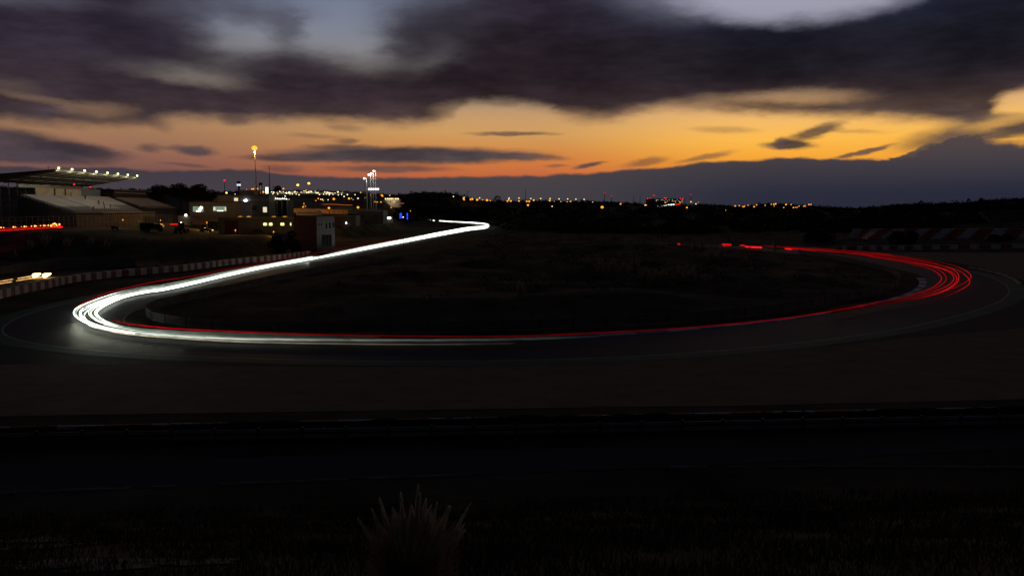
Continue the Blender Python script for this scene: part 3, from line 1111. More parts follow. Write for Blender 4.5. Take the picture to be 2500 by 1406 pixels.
tr = thing("light_trail", "fan of glowing red tail-lamp light streaks round the right-hand bend", "light trail")
farp = [(1915, 606.5, .7), (2000, 611.5, .4), (2080, 618.5, .33)]
Rs = [
    [(2150, 630.5, .3), (2207, 640.5, .25), (2249.6, 650, .3), (2278, 660, .5), (2294, 671, .9), (2298.6, 681, 1), (2292, 691, .9), (2278, 701, .6), (2249.6, 712.5, .4), (2207, 725, .36), (2150, 737.5, .35)],
    [(2150, 631, .3), (2207, 640, .2), (2249.6, 646.5, .25), (2271, 651, .3), (2292, 659, .5), (2306, 670, .6), (2310, 681, .65), (2303.6, 691, .6), (2285, 702.5, .45), (2249.6, 716.6, .35), (2207, 728, .3), (2150, 740.5, .25)],
    [(2150, 629, .4), (2193, 635.6, .4), (2249.6, 644.5, .5), (2285, 652, .8), (2313.6, 662, .9), (2325, 671, 1), (2328.5, 681, 1), (2320.7, 692, .9), (2306.5, 701, .7), (2271, 714.5, .4), (2221, 728, .3), (2150, 741.5, .2)],
    [(2150, 627, .35), (2200, 634, .4), (2260, 645, .5), (2300, 655, .7), (2325, 665, .85), (2334, 675, .95), (2335, 685, .95), (2327, 695.5, .95), (2306.5, 708, .85), (2271, 720, .75), (2221, 731.5, .5), (2150, 743, .3)],
    [(2150, 623, .35), (2178, 626, .35), (2235, 634.5, .4), (2285, 644, .5), (2320.7, 655.5, .75), (2336, 665, .9), (2341, 675, 1), (2339, 687, 1), (2328, 698, 1), (2306.5, 709.5, .95), (2271, 721, .8), (2221, 732, .5), (2150, 744, .25)],
    [(2150, 624, .22), (2193, 629, .2), (2264, 641, .22), (2306.5, 650, .3), (2339, 660, .55), (2356, 671, .8), (2367, 684, 1), (2365, 694, .9), (2349, 705.5, .7), (2328, 716, .4), (2303.6, 726, .15), (2270, 738, .02)],
    [(2150, 621, .3), (2193, 625.5, .28), (2264, 634.5, .2), (2306.5, 642.5, .18), (2342, 653, .4), (2363, 664.5, .8), (2371, 675, 1), (2363, 685, .6), (2342, 697, .35), (2306.5, 710.5, .5), (2271, 722, .5), (2221, 733, .3)],
]
for i, r in enumerate(Rs):
    fp = [(x, y + (-.8 + i * .25 if False else (3 - i) * .35), g) for (x, y, g) in farp]
    r = [(x, y, g * (1.0 if y < 716 else .55 if y < 730 else .22)) for (x, y, g) in r]
    last = r[-1]
    r = r + [(2085, last[1] + 11.5, last[2] * .6), (1985, last[1] + 27, 0.004)]
    strand([(x, y, g * .62) for (x, y, g) in fp + r], .8, tr, RED, .62, rmin=.045)
tr = thing("light_trail", "short bright red tail-lamp dashes where cars vanish behind the grass", "light trail")
for (xa, ya, xb, yb, r, g) in [(1762, 597.2, 1786, 598, 1.9, 1.3), (1765, 600.5, 1772, 600.7, .9, .5), (1806, 598.8, 1818, 599.4, 1.2, .9), (1820, 602, 1829, 603, 1.9, 1.2), (1832, 603, 1860, 604.4, 2, 1.4), (1917, 607.4, 1932, 608.6, 1.5, 1.3), (1655, 596, 1659, 596.3, 2, .9)]:
    strand([(xa, ya, g), ((xa + xb) / 2, (ya + yb) / 2, g), (xb, yb, g)], .8, tr, RED, r)
strand([(1862, 600.5, .2), (1932, 604, .22), (2000, 607.5, .22), (2060, 612, .2), (2150, 619, .2), (2178, 622.5, .2)], .8, tr, RED, .8)

# spots added along the streaks to light the tarmac, standing for passing headlamps
arc = catmull([Vector(p + (0,)) for p in [(183, 770), (190, 780), (205, 789), (230, 798), (262, 805), (305, 812), (360, 819), (430, 823)]], 2)
beams = [(236, 764, 420, 838, 350, 80), (1178, 552, 900, 606, 9000, 36), (757, 632, 560, 680, 2500, 34)]
beams += [(q.x, q.y, q.x + 60 + k * 9, q.y + 70 - k * 1.5, 82 * (1 - k / 17), 125) for k, q in enumerate(arc)]
for (x, y, tx_, ty_, e_, ang_) in beams:
    ld = bpy.data.lights.new("headlamp_beam", 'SPOT')
    ld.energy = e_
    ld.color = (.96, 1.0, .78)
    ld.spot_size = math.radians(ang_)
    ld.spot_blend = 1.0
    ld.shadow_soft_size = .15
    lo = bpy.data.objects.new("headlamp_beam", ld)
    C.objects.link(lo)
    a_, b_ = P(x, y, .75), P(tx_, ty_, 0)
    lo.location = a_ + Vector((0, 0, .35 if e_ < 200 else 0))
    lo.rotation_euler = (b_ - a_).to_track_quat('-Z', 'Y').to_euler()

# cars on the left link and pit straight
tr = thing("light_trail", "pair of amber headlamp streaks ending in two glaring lamps at the far left", "light trail")
for (pts) in ([(-60, 695, .8), (0, 687, .9), (32, 681.5, .9)], [(-60, 703, .8), (0, 692.5, .9), (30, 687.5, .9)], [(43, 680, .9), (60, 677, 1), (84, 673, 1.6)], [(39, 685.8, .9), (70, 680.5, 1), (108, 675, 1.6)]):
    strand(pts, .6, tr, AMBER, 1.2)
for (x, y) in ((90, 671), (115, 671)):
    a, b = P(x - 6, y + 2, .6), P(x + 8, y - 2.5, .6)
    MB().cyl(a, b, .42, .14, 10).build("headlamp_glare", emat("amber_glare", (1.0, .62, .22), 9, True), tr)

tr = thing("light_trail", "red tail-lamp band with amber sparks on the pit straight at the far left", "light trail")
for k in range(10):
    x = -20 + k * 17.5
    if x > 140:
        break
    y0 = 563.2 - max(0, x) * .062
    strand([(x, y0, .75), (x + 8, y0 - .5, .75), (x + 15.6, y0 - 1, .75)], 7.3, tr, RED, 1.5)
strand([(-30, 559, .35), (60, 555.5, .35), (120, 551, .6), (148, 552.5, 1.0)], 7.3, tr, RED, 1.1)
spark = emat("amber_spark", (1.0, .34, .06), 5, False)
for (x, y, r) in [(2, 556, 1.7), (9, 556, 1), (33, 554.6, 1.8), (38, 554.6, 1), (52, 553.6, 1), (60, 553.3, 1.7), (65, 553.3, .9), (77, 552.2, 1.1), (85, 552, 1.8), (89, 552, .9), (99, 551.3, 1), (107, 551, 1.7), (111, 551, .9),
                  (118, 550.3, 1.3), (125, 551.2, 2.2), (130, 547, 1.7), (134, 546, 1.7), (137, 548, 1.6), (139, 551, 1.2), (133, 553.5, 1.2), (145, 548.2, 1.9)]:
    p = PD(x, y, 277)
    MB().ball(p, r * 277 / F, 8, 6).build("lamp_spark", spark, tr)
strand([(126, 550, 1.2), (140, 554, 1.4), (151, 554.5, 1.6)], 7.4, tr, RED, 2.2)

# ------------------------------------------------------------------ grandstands
def point(name, loc, power, col, r=.4, parent=None):
    ld = bpy.data.lights.new(name, 'POINT')
    ld.energy = power
    ld.color = col
    ld.shadow_soft_size = r
    o = bpy.data.objects.new(name, ld)
    C.objects.link(o)
    if parent:
        o.parent = parent
    o.location = loc
    return o



seat_m = mat("pale_concrete_seats", (0.36, 0.36, 0.39), .8, .18, .25)
seat_b = mat("blue_grey_seats", (0.12, 0.15, 0.20), .7, .2, .4)
cream = mat("cream_render", (0.44, 0.38, 0.30), .8, .2, .3)
roof_m = mat("canopy_sheeting", (0.16, 0.14, 0.09), .6, .25, .3, stretch=(4, .2, 1))
wall_dark = mat("dark_facade", (0.035, 0.035, 0.038), .8, .3, .4)

gs = thing("grandstand", "large grandstand with a lamp-lined cantilever canopy at the far left", "grandstand")
Y0, Y1 = 296.0, 366.0
# canopy in panels
nb = 9
for i in range(nb):
    ya, yb = Y0 + (Y1 - Y0) * i / nb, Y0 + (Y1 - Y0) * (i + 1) / nb
    fx0, fx1 = -151 - 3 * i / nb, -151 - 3 * (i + 1) / nb
    MB().hexa([(-174, ya + .05, 22.0), (fx0, ya + .05, 25.5), (fx1, yb - .05, 25.5), (-174, yb - .05, 22.0),
               (-174, ya + .05, 24.3), (fx0, ya + .05, 26.1), (fx1, yb - .05, 26.1), (-174, yb - .05, 24.3)]).build("canopy_panel", roof_m, gs)
    MB().cyl((-173, ya + .2, 21.8), (fx0, ya + .2, 25.35), .16, .1, 6).build("canopy_rib", dark_steel, gs)
for t_ in (.3, .6):
    MB().cyl((-174 + 22 * t_, Y0, 21.9 + 3.5 * t_ - .15), (-174 + 20.5 * t_, Y1, 21.9 + 3.5 * t_ - .15), .14, .14, 6).build("purlin", steel, gs)
# seating tiers
rows = 16
for k in range(rows):
    xa = -172 + 20 * k / rows
    z = 18 - 6.2 * k / rows
    ya, yb = 312 - k * .1, 378 - k * .8
    mm = seat_m if k < 11 else seat_b
    for (s0_, s1_, msec) in ((ya, ya + 20, seat_m if k < 11 else seat_b), (ya + 21.2, ya + 42, seat_m if k < 13 else seat_b), (ya + 43.2, yb, seat_m if k < 9 else seat_b)):
        MB().box((xa + .62, (s0_ + s1_) / 2, z - .3), (1.24, s1_ - s0_, .8)).build("seat_row", msec, gs)
for yy in (332.6, 354.6):
    for k in range(rows):
        xa = -172 + 20 * k / rows
        z = 18 - 6.2 * k / rows
        MB().box((xa + .62, yy - k * .1, z - .28), (1.2, 1.0, .9)).build("stair_step", concrete, gs)
MB().hexa([(-172.5, 311.6, 6), (-152, 310, 6), (-152, 364, 6), (-172.5, 378, 6), (-172.5, 311.6, 17.2), (-152, 310, 11.1), (-152, 364, 11.1), (-172.5, 378, 17.2)]).build("understructure", wall_dark, gs)
for (ya, yb) in ((323, 336), (337, 344), (345, 357)):
    MB().box((-172.7, (ya + yb) / 2, 19.3), (.3, yb - ya - .2, 2.6)).build("back_panel", cream, gs)
MB().box((-173.1, 336, 21.3), (.3, 46, 1.4)).build("glazing_band", mat("dull_glass", (0.08, .075, .06), .3, .2, .3), gs)
MB().box((-173.0, 366, 19.4), (.3, 17, 3.2)).build("back_panel", seat_b, gs, "dark blue back panel")
for k in range(13):
    MB().cyl((-173.6, 297 + k * 5.3, 6), (-173.6, 297 + k * 5.3, 22.4), .16, .16, 8).build("column", dark_concrete, gs)
lampw = emat("canopy_lamp_glass", (0.82, 1.0, .42), 3.4, False)
for k in range(8):
    yy = 296.6 + k * 9.85
    fx = -151 - 3 * k / 7.0
    q = thing("canopy_lamp", "greenish white floodlight along the grandstand canopy", "floodlight", (fx + .5, yy, 26.3), group="floodlights along the grandstand canopy")
    MB().cyl((-.5, 0, -.3), (0, 0, 0), .06, .06, 6).build("bracket", dark_steel, q)
    MB().ball((0.1, 0, 0.15), .38, 10, 7).build("lamp_glass", lampw, q)
    point("canopy_light", (0.3, 0, -1.7), 620, (1.0, .98, .74), .3, q)
# front fascia and fence with posts
MB().box((-151.7, 338, 8.2), (.3, 56, 4.2)).build("fascia", dark_concrete, gs)
fc = thing("spectator_fence", "pale railing along the foot of the grandstand seats", "railing")
for k in range(28):
    MB().cyl((-151.2, 330 + k * 1.7, 9.8), (-151.2, 330 + k * 1.7, 11.6), .09, .09, 6).build("post", cream, fc)
MB().cyl((-151.2, 329, 11.6), (-151.2, 377, 11.6), .1, .1, 6).build("top_rail", cream, fc)
MB().cyl((-151.2, 329, 10.6), (-151.2, 377, 10.6), .06, .06, 6).build("mid_rail", cream, fc)

g2 = thing("grandstand", "smaller second grandstand with a low flat cabin behind its seats", "grandstand")
for k in range(12):
    xa = -177 + 12 * k / 12
    z = 18 - 4.6 * k / 12
    MB().box((xa + .5, 415 + .4 * k, z - .3), (1.0, 34, .8)).build("seat_row", seat_m if k < 10 else seat_b, g2)
MB().hexa([(-177.4, 397.8, 6), (-165, 397.8, 6), (-165, 437, 6), (-177.4, 432, 6), (-177.4, 397.8, 17.2), (-165, 397.8, 12.7), (-165, 437, 12.7), (-177.4, 432, 17.2)]).build("understructure", wall_dark, g2)
MB().box((-180, 415, 19.4), (5, 36, 3.2)).build("cabin", wall_dark, g2)
MB().box((-177.3, 415, 20.3), (.3, 33, .5)).build("light_band", seat_m, g2)
MB().box((-180, 415, 21.4), (8, 42, .5)).build("roof", dark_steel, g2)
for k in range(3):
    MB().hexa([(-162 + k * 3, 380 + k * 14, 6), (-158 + k * 3, 380 + k * 14, 6), (-156 + k * 3, 393 + k * 14, 6), (-163 + k * 3, 393 + k * 14, 6),
               (-163 + k * 3, 380 + k * 14, 12 - k), (-158 + k * 3, 380 + k * 14, 10.2 - k), (-156 + k * 3, 393 + k * 14, 10.2 - k), (-164 + k * 3, 393 + k * 14, 12 - k)]).build("ramp", wall_dark, g2)

# pit wall with tall debris fence
pw = thing("debris_fence", "tall debris fence on a low wall along the pit straight", "fence")
a, b = P(-40, 570, 6.4), P(420, 548.5, 6.4)
N = 44
MB().hexa([(a.x, a.y, 6.2), (b.x, b.y, 6.2), (b.x, b.y + .4, 6.2), (a.x, a.y + .4, 6.2), (a.x, a.y, 7.2), (b.x, b.y, 7.2), (b.x, b.y + .4, 7.2), (a.x, a.y + .4, 7.2)]).build("low_wall", dark_concrete, pw)
pm = MB().cyl((0, 0, 0), (0, 0, 4.2), .05, .05, 6).mesh("post", steel)
for k in range(N):
    p = a.lerp(b, k / (N - 1))
    link("post", pm, pw, loc=(p.x, p.y - .1, 6.4))
for zz in (8.4, 9.6, 10.6):
    MB().cyl((a.x, a.y - .1, zz), (b.x, b.y - .1, zz), .018, .018, 4).build("cable", steel, pw)


# ------------------------------------------------------------------ buildings
def obj_box_building(name, label, x0, x1, ytop, dist, depth, wallm, zbase, roofm=None, cat="building", parapet=.35):
    a, b = PD(x0, ytop, dist), PD(x1, ytop, dist)
    t = thing(name, label, cat, ((a.x + b.x) / 2, dist, zbase))
    w, h = b.x - a.x, a.z - zbase
    MB().box((0, depth / 2, (h - .3) / 2), (w, depth, h - .3)).build("wall", wallm, t)
    MB().box((0, depth / 2, h - .15), (w + .4, depth + .4, .3)).build("roof", roofm or dark_concrete, t)
    return t, w, h


def window(t, x, z, w, h, glass, frame=None, y=0.0, mull=1, label=None, name="window"):
    fr_ = MB()
    fw = .07
    fr_.box((x, y - .03, z + h / 2), (w + 2 * fw, .10, fw))
    fr_.box((x, y - .03, z - h / 2), (w + 2 * fw, .10, fw))
    for s in (-1, 1):
        fr_.box((x + s * (w / 2 + fw / 2), y - .03, z), (fw, .10, h - fw))
    for k in range(1, mull + 1):
        if mull > 0:
            fr_.box((x - w / 2 + w * k / (mull + 1), y - .03, z), (fw * .6, .08, h - fw))
    o = fr_.build(name, frame or dark_steel, t, label)
    MB().box((x, y - .005, z), (w, .05, h)).build("pane", glass, o)
    return o


lit_white = emat("lit_window_white", (0.80, 1.0, .74), .75, True)
lit_green = emat("lit_window_pale_green", (0.55, .75, .55), .35, True)
lit_warm = emat("lit_window_yellow", (1.0, .88, .30), 1.6, True)
lit_cream = emat("lit_window_cream", (1.0, .90, .62), .8, True)
dark_glass = mat("dark_glass", (0.015, .017, .02), .12, .1, 1)

# white race-control block with two lit windows
wb_m = mat("off_white_render", (0.24, 0.20, 0.18), .85, .12, .3)
t, w, h = obj_box_building("paddock_building", "pale flat-roofed block with two long lit upper windows", 462, 588, 492, 340, 14, wb_m, 5.0)
sx = w / (588 - 462)
def bx(px): return (px - 525) * sx
window(t, bx(483.5), h - 2.9, 26 * sx, 2.1, lit_green, mull=2)
MB().box((bx(489), -.10, h - 2.8), (1.0, .06, 1.9), M=Matrix.Rotation(.6, 3, 'Y')).build("interior_lamp", emat("window_lamp", (.95, 1, .75), 3), t)
MB().box((bx(484), -.08, h - 3.7), (1.8, .06, .45)).build("interior_lamp", MATS["window_lamp"], t)
window(t, bx(536), h - 2.8, 32 * sx, 1.9, lit_green, mull=2)
MB().box((bx(523), -.08, h - 2.8), (.8, .06, 1.2)).build("interior_lamp", lit_cream, t)
MB().box((bx(537), -.08, h - 3.55), (2.4, .06, .25)).build("interior_lamp", MATS["window_lamp"], t)
MB().box((bx(550), -.08, h - 2.9), (.5, .06, 1.4)).build("interior_lamp", lit_cream, t)
MB().box((0, -1.0, h - 5.4), (w + .2, 2, .25)).build("canopy", wb_m, t)
MB().box((0, -.03, 1.6), (w - 1, .06, 3.2)).build("garage_opening", wall_dark, t)
MB().box((bx(450), 5, 3.6), (7, 5, 3.4)).build("side_annex", cream, t)
MB().box((bx(447), 2.4, 5.6), (.6, .3, .6)).build("security_lamp", emat("annex_lamp", (.9, 1, .9), 12), t)
MB().box((bx(425), 2.4, 2.1), (5.5, .1, .5)).build("sign_strip", emat("red_strip", (1, .01, .01), .8, False), t, "glowing red strip")

# control tower
t, w, h = obj_box_building("control_tower", "grey control tower block behind the pale building with two bright floodlights", 586, 656, 476, 362, 12, mat("grey_render", (.15, .14, .13), .85, .15, .3), 5.0)
sx = w / 70.0
for (px, py, r) in ((600, 490, .5), (601, 507, .55)):
    zz = h - (py - 476) * sx
    MB().cyl((bx(px) * 0 + (px - 621) * sx, -.5, zz), ((px - 621) * sx, .1, zz), .1, .1, 6).build("bracket", dark_steel, t)
    f_ = MB().box(((px - 621) * sx, -.6, zz), (1.15, .2, .75), M=Matrix.Rotation(-.35, 3, 'Y'))
    f_.build("floodlight", emat("floodlight_white", (.95, .93, 1), 9), t)
window(t, (587 - 621) * sx, h - 31 * sx, .6, 1.3, MATS["window_lamp"], mull=0)
window(t, (646 - 621) * sx, h - 36 * sx, 1.6, 2.2, lit_cream, mull=0)
window(t, (620 - 621) * sx, h - 32 * sx, 1.8, 2.0, dark_glass, mull=1)
MB().box((0, -.02, h - 12 * sx), (w, .1, .8)).build("cornice", concrete, t)
MB().box((-w * .3, 4, h + 1.0), (6, 6, 2.0)).build("roof_room", wb_m, t)

# portal building right of the tower
t, w, h = obj_box_building("pit_building", "pale portal-framed pit building with a row of small lamps on its roof edge", 662, 702, 489, 372, 10, wall_dark, 5.0)
for k in range(4):
    MB().box((-w / 2 + .25 + k * (w - .5) / 3, -.15, h / 2), (.45, .3, h - .4)).build("pillar", cream, t)
MB().box((0, -.2, h + .1), (w + .6, .5, .35)).build("lintel", cream, t)
for k in range(9):
    MB().ball((-w / 2 + .5 + k * .75, -.5, h + .6 + random.uniform(-.1, .1)), .2, 6, 5).build("lamp", emat("small_lamp_cream", (1, .92, .6), 6, False), t)

# long workshop with skylights
lw = mat("olive_cladding", (0.20, 0.20, 0.12), .8, .15, .4, stretch=(3, 1, .3))
t, w, h = obj_box_building("workshop", "long low olive workshop with four small glowing windows", 532, 726, 531, 304, 12, lw, 4.55, mat("sheet_roof", (.28, .2, .12), .6, .2, .4))
sx = w / 194.0
for px, ww in ((647, 8.5), (660.5, 8.5), (689, 9), (709.5, 2.8)):
    window(t, (px - 629) * sx, h - 16.5 * sx, ww * sx, 1.0, lit_warm, mull=0)
MB().box((-64 * sx, -.04, 2.3), (33 * sx, .1, 4.4)).build("garage_door", mat("oxide_door", (.12, .03, .018), .7, .2, .4, stretch=(1, 1, 4)), t, "rusty red sliding door")
for px in (580, 601, 663, 690):
    MB().ball(((px - 629) * sx, 3, h - .25), 1.0, 12, 8, .7).build("skylight", emat("skylight_glow_%d" % (px == 601), (1, .42, .10), .55 if px != 601 else .8, False), t)
MB().box((0, -.25, h + .05), (w + .5, .3, .22)).build("roof_gutter", cream, t)
for k in range(24):
    MB().box((-w / 2 + (k + .5) * w / 24, -.02, h / 2 - .2), (.08, .06, h - .6)).build("cladding_rib", lw, t)

# red and white two-storey house by the straight
A = Vector((-60, 273, 0)); B = Vector((-69.5, 283.0, 0)); Cc = Vector((-55.4, 277.4, 0))
t = thing("corner_house", "two-storey house with a dark red side wall and a white front by the straight", "building", A, 0)
zt = 10.5
zb = H(-60, 273) - .3
D_ = B + Cc - A
red_wall = mat("dark_red_render", (0.20, 0.035, 0.022), .85, .15, .4)
white_wall = mat("chalk_render", (0.20, 0.18, 0.175), .85, .12, .4)
core = MB().hexa([Vector((q.x, q.y, zb)) - A for q in (A, Cc, D_, B)] + [Vector((q.x, q.y, zt)) - A for q in (A, Cc, D_, B)])
core.build("wall", white_wall, t)
ab = (B - A).normalized()
ac = (Cc - A).normalized()
lab, lac = (B - A).length, (Cc - A).length
nab = Vector((-ac.x, -ac.y, 0)) * 1.0
o_ = Vector((0, 0, 0))
q0, q1 = o_ - ac * .04, o_ + ab * lab - ac * .04
MB().hexa([Vector((q0.x, q0.y, zb)), Vector((0, 0, zb)), Vector((ab.x * lab, ab.y * lab, zb)), Vector((q1.x, q1.y, zb)),
           Vector((q0.x, q0.y, zt)), Vector((0, 0, zt)), Vector((ab.x * lab, ab.y * lab, zt)), Vector((q1.x, q1.y, zt))]).build("side_wall", red_wall, t, "dark red side wall")
ctr = (ab * lab + ac * lac) / 2
ang = math.atan2(ac.y, ac.x)
MB().box((ctr.x, ctr.y, zt + .12), (lac + .3, lab + .3, .25), ang).build("roof", dark_concrete, t)
Rm = Matrix.Rotation(ang, 3, 'Z')


def face_box(u, z, ww, hh, dd, m, name, parent, out=.03):
    c = ac * u + (-ab) * out
    return MB().box((c.x, c.y, z), (ww, dd, hh), ang).build(name, m, parent)


s_px = lac / 44.0
zpx = 10.5 - zb
for (px, py, pw_, ph) in ((779, 548, 4, 5), (785, 548, 4, 6), (797, 552, 4.5, 15), (806, 551, 5, 16), (814.5, 550, 4.5, 15)):
    zz = zt - (py - 530) * .1265
    wv = face_box((px - 774) * s_px, zz, pw_ * s_px * 1.15, ph * .1265 + .14, .08, white_m, "window", t, .02)
    face_box((px - 774) * s_px, zz, pw_ * s_px, ph * .1265, .08, dark_glass, "pane", wv, .04)
dr = face_box((798 - 774) * s_px, zt - (588 - 530) * .1265, 25 * s_px, 30 * .1265, .06, dark_steel, "door", t, .03)
for k in (-1, 0, 1):
    face_box((798 - 774 + k * 8) * s_px, zt - (588 - 530) * .1265, 6.6 * s_px, 28 * .1265, .06, dark_glass, "door_pane", dr, .06)

# other paddock and infield-side blocks
t, w, h = obj_box_building("service_building", "dark low service block below the cluster of light masts", 872, 935, 515, 470, 16, wall_dark, 5.0)
window(t, -w * .3, h * .6, 2.2, 1.0, dark_glass)
window(t, w * .2, h * .6, 2.2, 1.0, dark_glass)
MB().box((-w * .5 - 4, 2, h - 1.0), (9, 5, .3)).build("blue_awning", mat("awning", (.1, .35, .6), .6, .1, 1), t)
t, w, h = obj_box_building("storage_shed", "dark brown storage shed left of the service block", 812, 868, 527, 400, 12, mat("brown_boards", (.05, .028, .018), .85, .25, .4), 5.0)
window(t, w * .15, h * .45, 1.6, 1.0, dark_glass)
MB().ball((w * .1, -.6, h * .35), .28, 8, 6).build("wall_lamp", emat("cool_lamp", (.75, .85, 1), 12, False), t)
t, w, h = obj_box_building("white_marquee", "brightly lit white marquee beyond the service block", 936, 955, 528, 560, 8, cream, 4.0)
MB().box((0, -.3, h - 1.1), (w * .95, .3, .9)).build("light_panel", emat("marquee_light", (.95, 1, .92), 4, False), t)
MB().ball((-w * .75, -.4, h - .9), .55, 8, 6).build("door_lamp", MATS["marquee_light"], t)
# covered bus / awnings lit by the sodium lamp
t = thing("team_awning", "long pale curved awning lit beside the orange fence", "awning", (PD(755, 522, 402).x, 402, H(PD(755, 522, 402).x, 402)))
zz0 = 13 - 12 * 402 / F - t.location.z
MB().prism([(-5.2, -2.2), (5.2, -2.2), (5.2, -.9), (4.6, -.3), (3.6, 0), (-4.8, 0), (-5.2, -.4)], -3, 3, origin=(0, 0, zz0 + 1.6)).build("cover", cream, t)
MB().box((0, -3.02, zz0 + .3), (9.6, .06, .35)).build("side_stripe", dark_steel, t)
for k in (-4.6, -1.5, 1.5, 4.6):
    MB().cyl((k, -2.8, 0), (k, -2.8, max(zz0 - .5, .5)), .08, .08, 6).build("leg", steel, t)
# sodium-lit fences on the terrace
for (xa, ya, xb, yb, dist, lab_) in ((668, 518, 702, 506, 430, "orange-lit sloping fence by the pit building"), (702, 506, 850, 510, 440, "long orange-lit panel fence on the terrace above the paddock")):
    a, b = PD(xa, ya, dist), PD(xb, yb, dist)
    t = thing("panel_fence", lab_, "fence")
    nseg = max(6, int((b - a).length / 2.2))
    for k in range(nseg):
        p, q = a.lerp(b, k / nseg), a.lerp(b, (k + 1) / nseg)
        MB().box(((p.x + q.x) / 2, dist, (p.z + q.z) / 2 - 1.6), ((q.x - p.x) * .93, .08, 2.2)).build("panel", mat("timber_panel", (.36, .2, .1), .8, .3, .8), t)
        MB().box((p.x, dist, p.z - 3.2), (.14, .14, 6.4)).build("post", dark_steel, t)


# ------------------------------------------------------------------ masts and lamps
sod = emat("sodium_lamp", (1.0, .52, .08), 2.6, False)
sod_s = emat("sodium_lamp_small", (1.0, .34, .015), 1.6, False)
wht_s = emat("white_lamp_small", (1.0, .84, .48), 1.9, False)
# tall sodium mast
p = PD(621, 362, 372)
t = thing("light_mast", "tall slender mast carrying a glaring orange sodium lamp", "light mast", (p.x + .8, 372, 5))
MB().cyl((0, 0, 0), (-.75, 0, p.z - 5), .38, .16, 10).build("pole", mat("painted_pole", (.30, .24, .16), .5, .1, 1), t)
hd = MB().cyl((-.75, 0, p.z - 5.2), (-.75, 0, p.z - 4.9), .9, .9, 12).build("lamp_ring", dark_steel, t)
MB().ball((-.75, 0, p.z - 5), 1.2, 12, 9, .8).build("lamp_glass", emat("mast_sodium_glass", (1.0, .40, .035), 1.7, False), t)
point("mast_light", (-.75, -.2, p.z - 6.6), 20000, (1.0, .46, .10), .5, t)

# group of white floodlight poles
tops = [(895, 435, 889.5, 436), (905, 425, 900.5, 427), (911, 423, 906.5, 424), (917, 417, 912.5, 418)]
pole_w = mat("white_pole", (.26, .26, .25), .5, .1, 1)
labels_p = ["shortest of the four white floodlight poles with an orange-tinged lamp", "second white floodlight pole from the left in the cluster", "third white floodlight pole from the left in the cluster", "tallest white floodlight pole, rightmost of the cluster"]
for (xp, yp, xl, yl), lb in zip(tops, labels_p):
    a = PD(xp, yp, 600)
    g = H(a.x, 600)
    t = thing("light_mast", lb, "light mast", (a.x, 600, g))
    MB().cyl((0, 0, 0), (0, 0, a.z - g), .38, .26, 8).build("pole", pole_w, t)
    l_ = PD(xl, yl, 600)
    MB().cyl((0, 0, a.z - g), (l_.x - a.x, 0, l_.z - g), .1, .1, 6).build("arm", pole_w, t)
    MB().ball((l_.x - a.x, -.1, l_.z - g), .8, 10, 7, .8).build("lamp_glass", emat("flood_warm_white", (1.0, .95, .78), 2.6, False), t)
    point("flood_light", (l_.x - a.x + .4, -2.2, l_.z - g - .6), 1000, (1, .95, .8), .4, t)
t = thing("floodlight_bar", "horizontal bar of dazzling white floodlights strung across the masts", "floodlight", PD(912, 462, 597))
MB().box((0, .4, -.5), (7.2, .12, .2)).build("bar", dark_steel, t)
for k in range(5):
    MB().ball((-2.9 + k * 1.45, 0, 0), .75, 10, 7, .85).build("lamp_glass", emat("flood_cool_white", (.93, 1, .95), 3, False), t)
for xp, yt in ((901, 440), (890, 448)):
    a = PD(xp, yt, 604)
    g = H(a.x, 604)
    t = thing("flag_pole", "thin unlit dark pole standing among the white floodlight poles" if xp == 901 else "thin unlit dark pole left of the white floodlight poles", "pole", (a.x, 604, g))
    MB().cyl((0, 0, 0), (0, 0, a.z - g), .22, .12, 6).build("shaft", dark_steel, t)
    MB().ball((0, 0, a.z - g), .2, 6, 5).build("finial", dark_steel, t)

# distant masts against the sky (x, y top, y base, lamp colour)
redl = emat("red_beacon", (1, .01, .03), 1.6, False)
redd = emat("red_beacon_dim", (1, .02, .06), .45, False)
masts = [(657, 404, 470, None, "tall bare antenna mast right of the orange lamp"), (548, 441, 470, redl, "short mast with a red beacon left of the orange lamp"),
         (1142, 465, 490, None, "thin bare mast right of the dark wooded hill"), (1283, 460, 492, None, "thin bare mast on the skyline above the orange lamps"),
         (1476, 471, 495, redd, "taller dim red-tipped mast left of the distant hospital"), (1493, 479, 497, redd, "shorter dim red-tipped mast left of the distant hospital"),
         (1547, 481, 500, None, "bare skyline mast left of the distant hospital, left of a pair"), (1563, 480, 500, None, "bare skyline mast nearest the left of the distant hospital"), (1687, 475, 505, redd, "red-tipped skyline mast right of the distant hospital"),
         (1672, 483, 505, None, "stub mast just right of the distant hospital")]
for (x, y0_, y1_, lm, lb) in masts:
    dd = 1150 if x < 1200 else 1450
    a = PD(x, y0_, dd)
    g = H(a.x, dd)
    t = thing("antenna_mast", lb, "mast", (a.x, dd, g))
    MB().cyl((0, 0, -1), (0, 0, a.z - g), .7 if x == 657 else .55, .3, 6).build("shaft", mat("mast_grey", (.07, .06, .06), .7, .1, 1), t)
    if lm:
        MB().ball((0, 0, a.z - g), 1.3, 8, 6).build("beacon", lm, t)
    else:
        MB().cyl((0, 0, (a.z - g) * .9), (1.2, 0, (a.z - g) * .9), .2, .2, 4).build("aerial_arm", MATS["mast_grey"], t)


def lamp_proto(m, r, name):
    return MB().ball((0, 0, 0), r, 8, 6, .85).mesh(name, m)


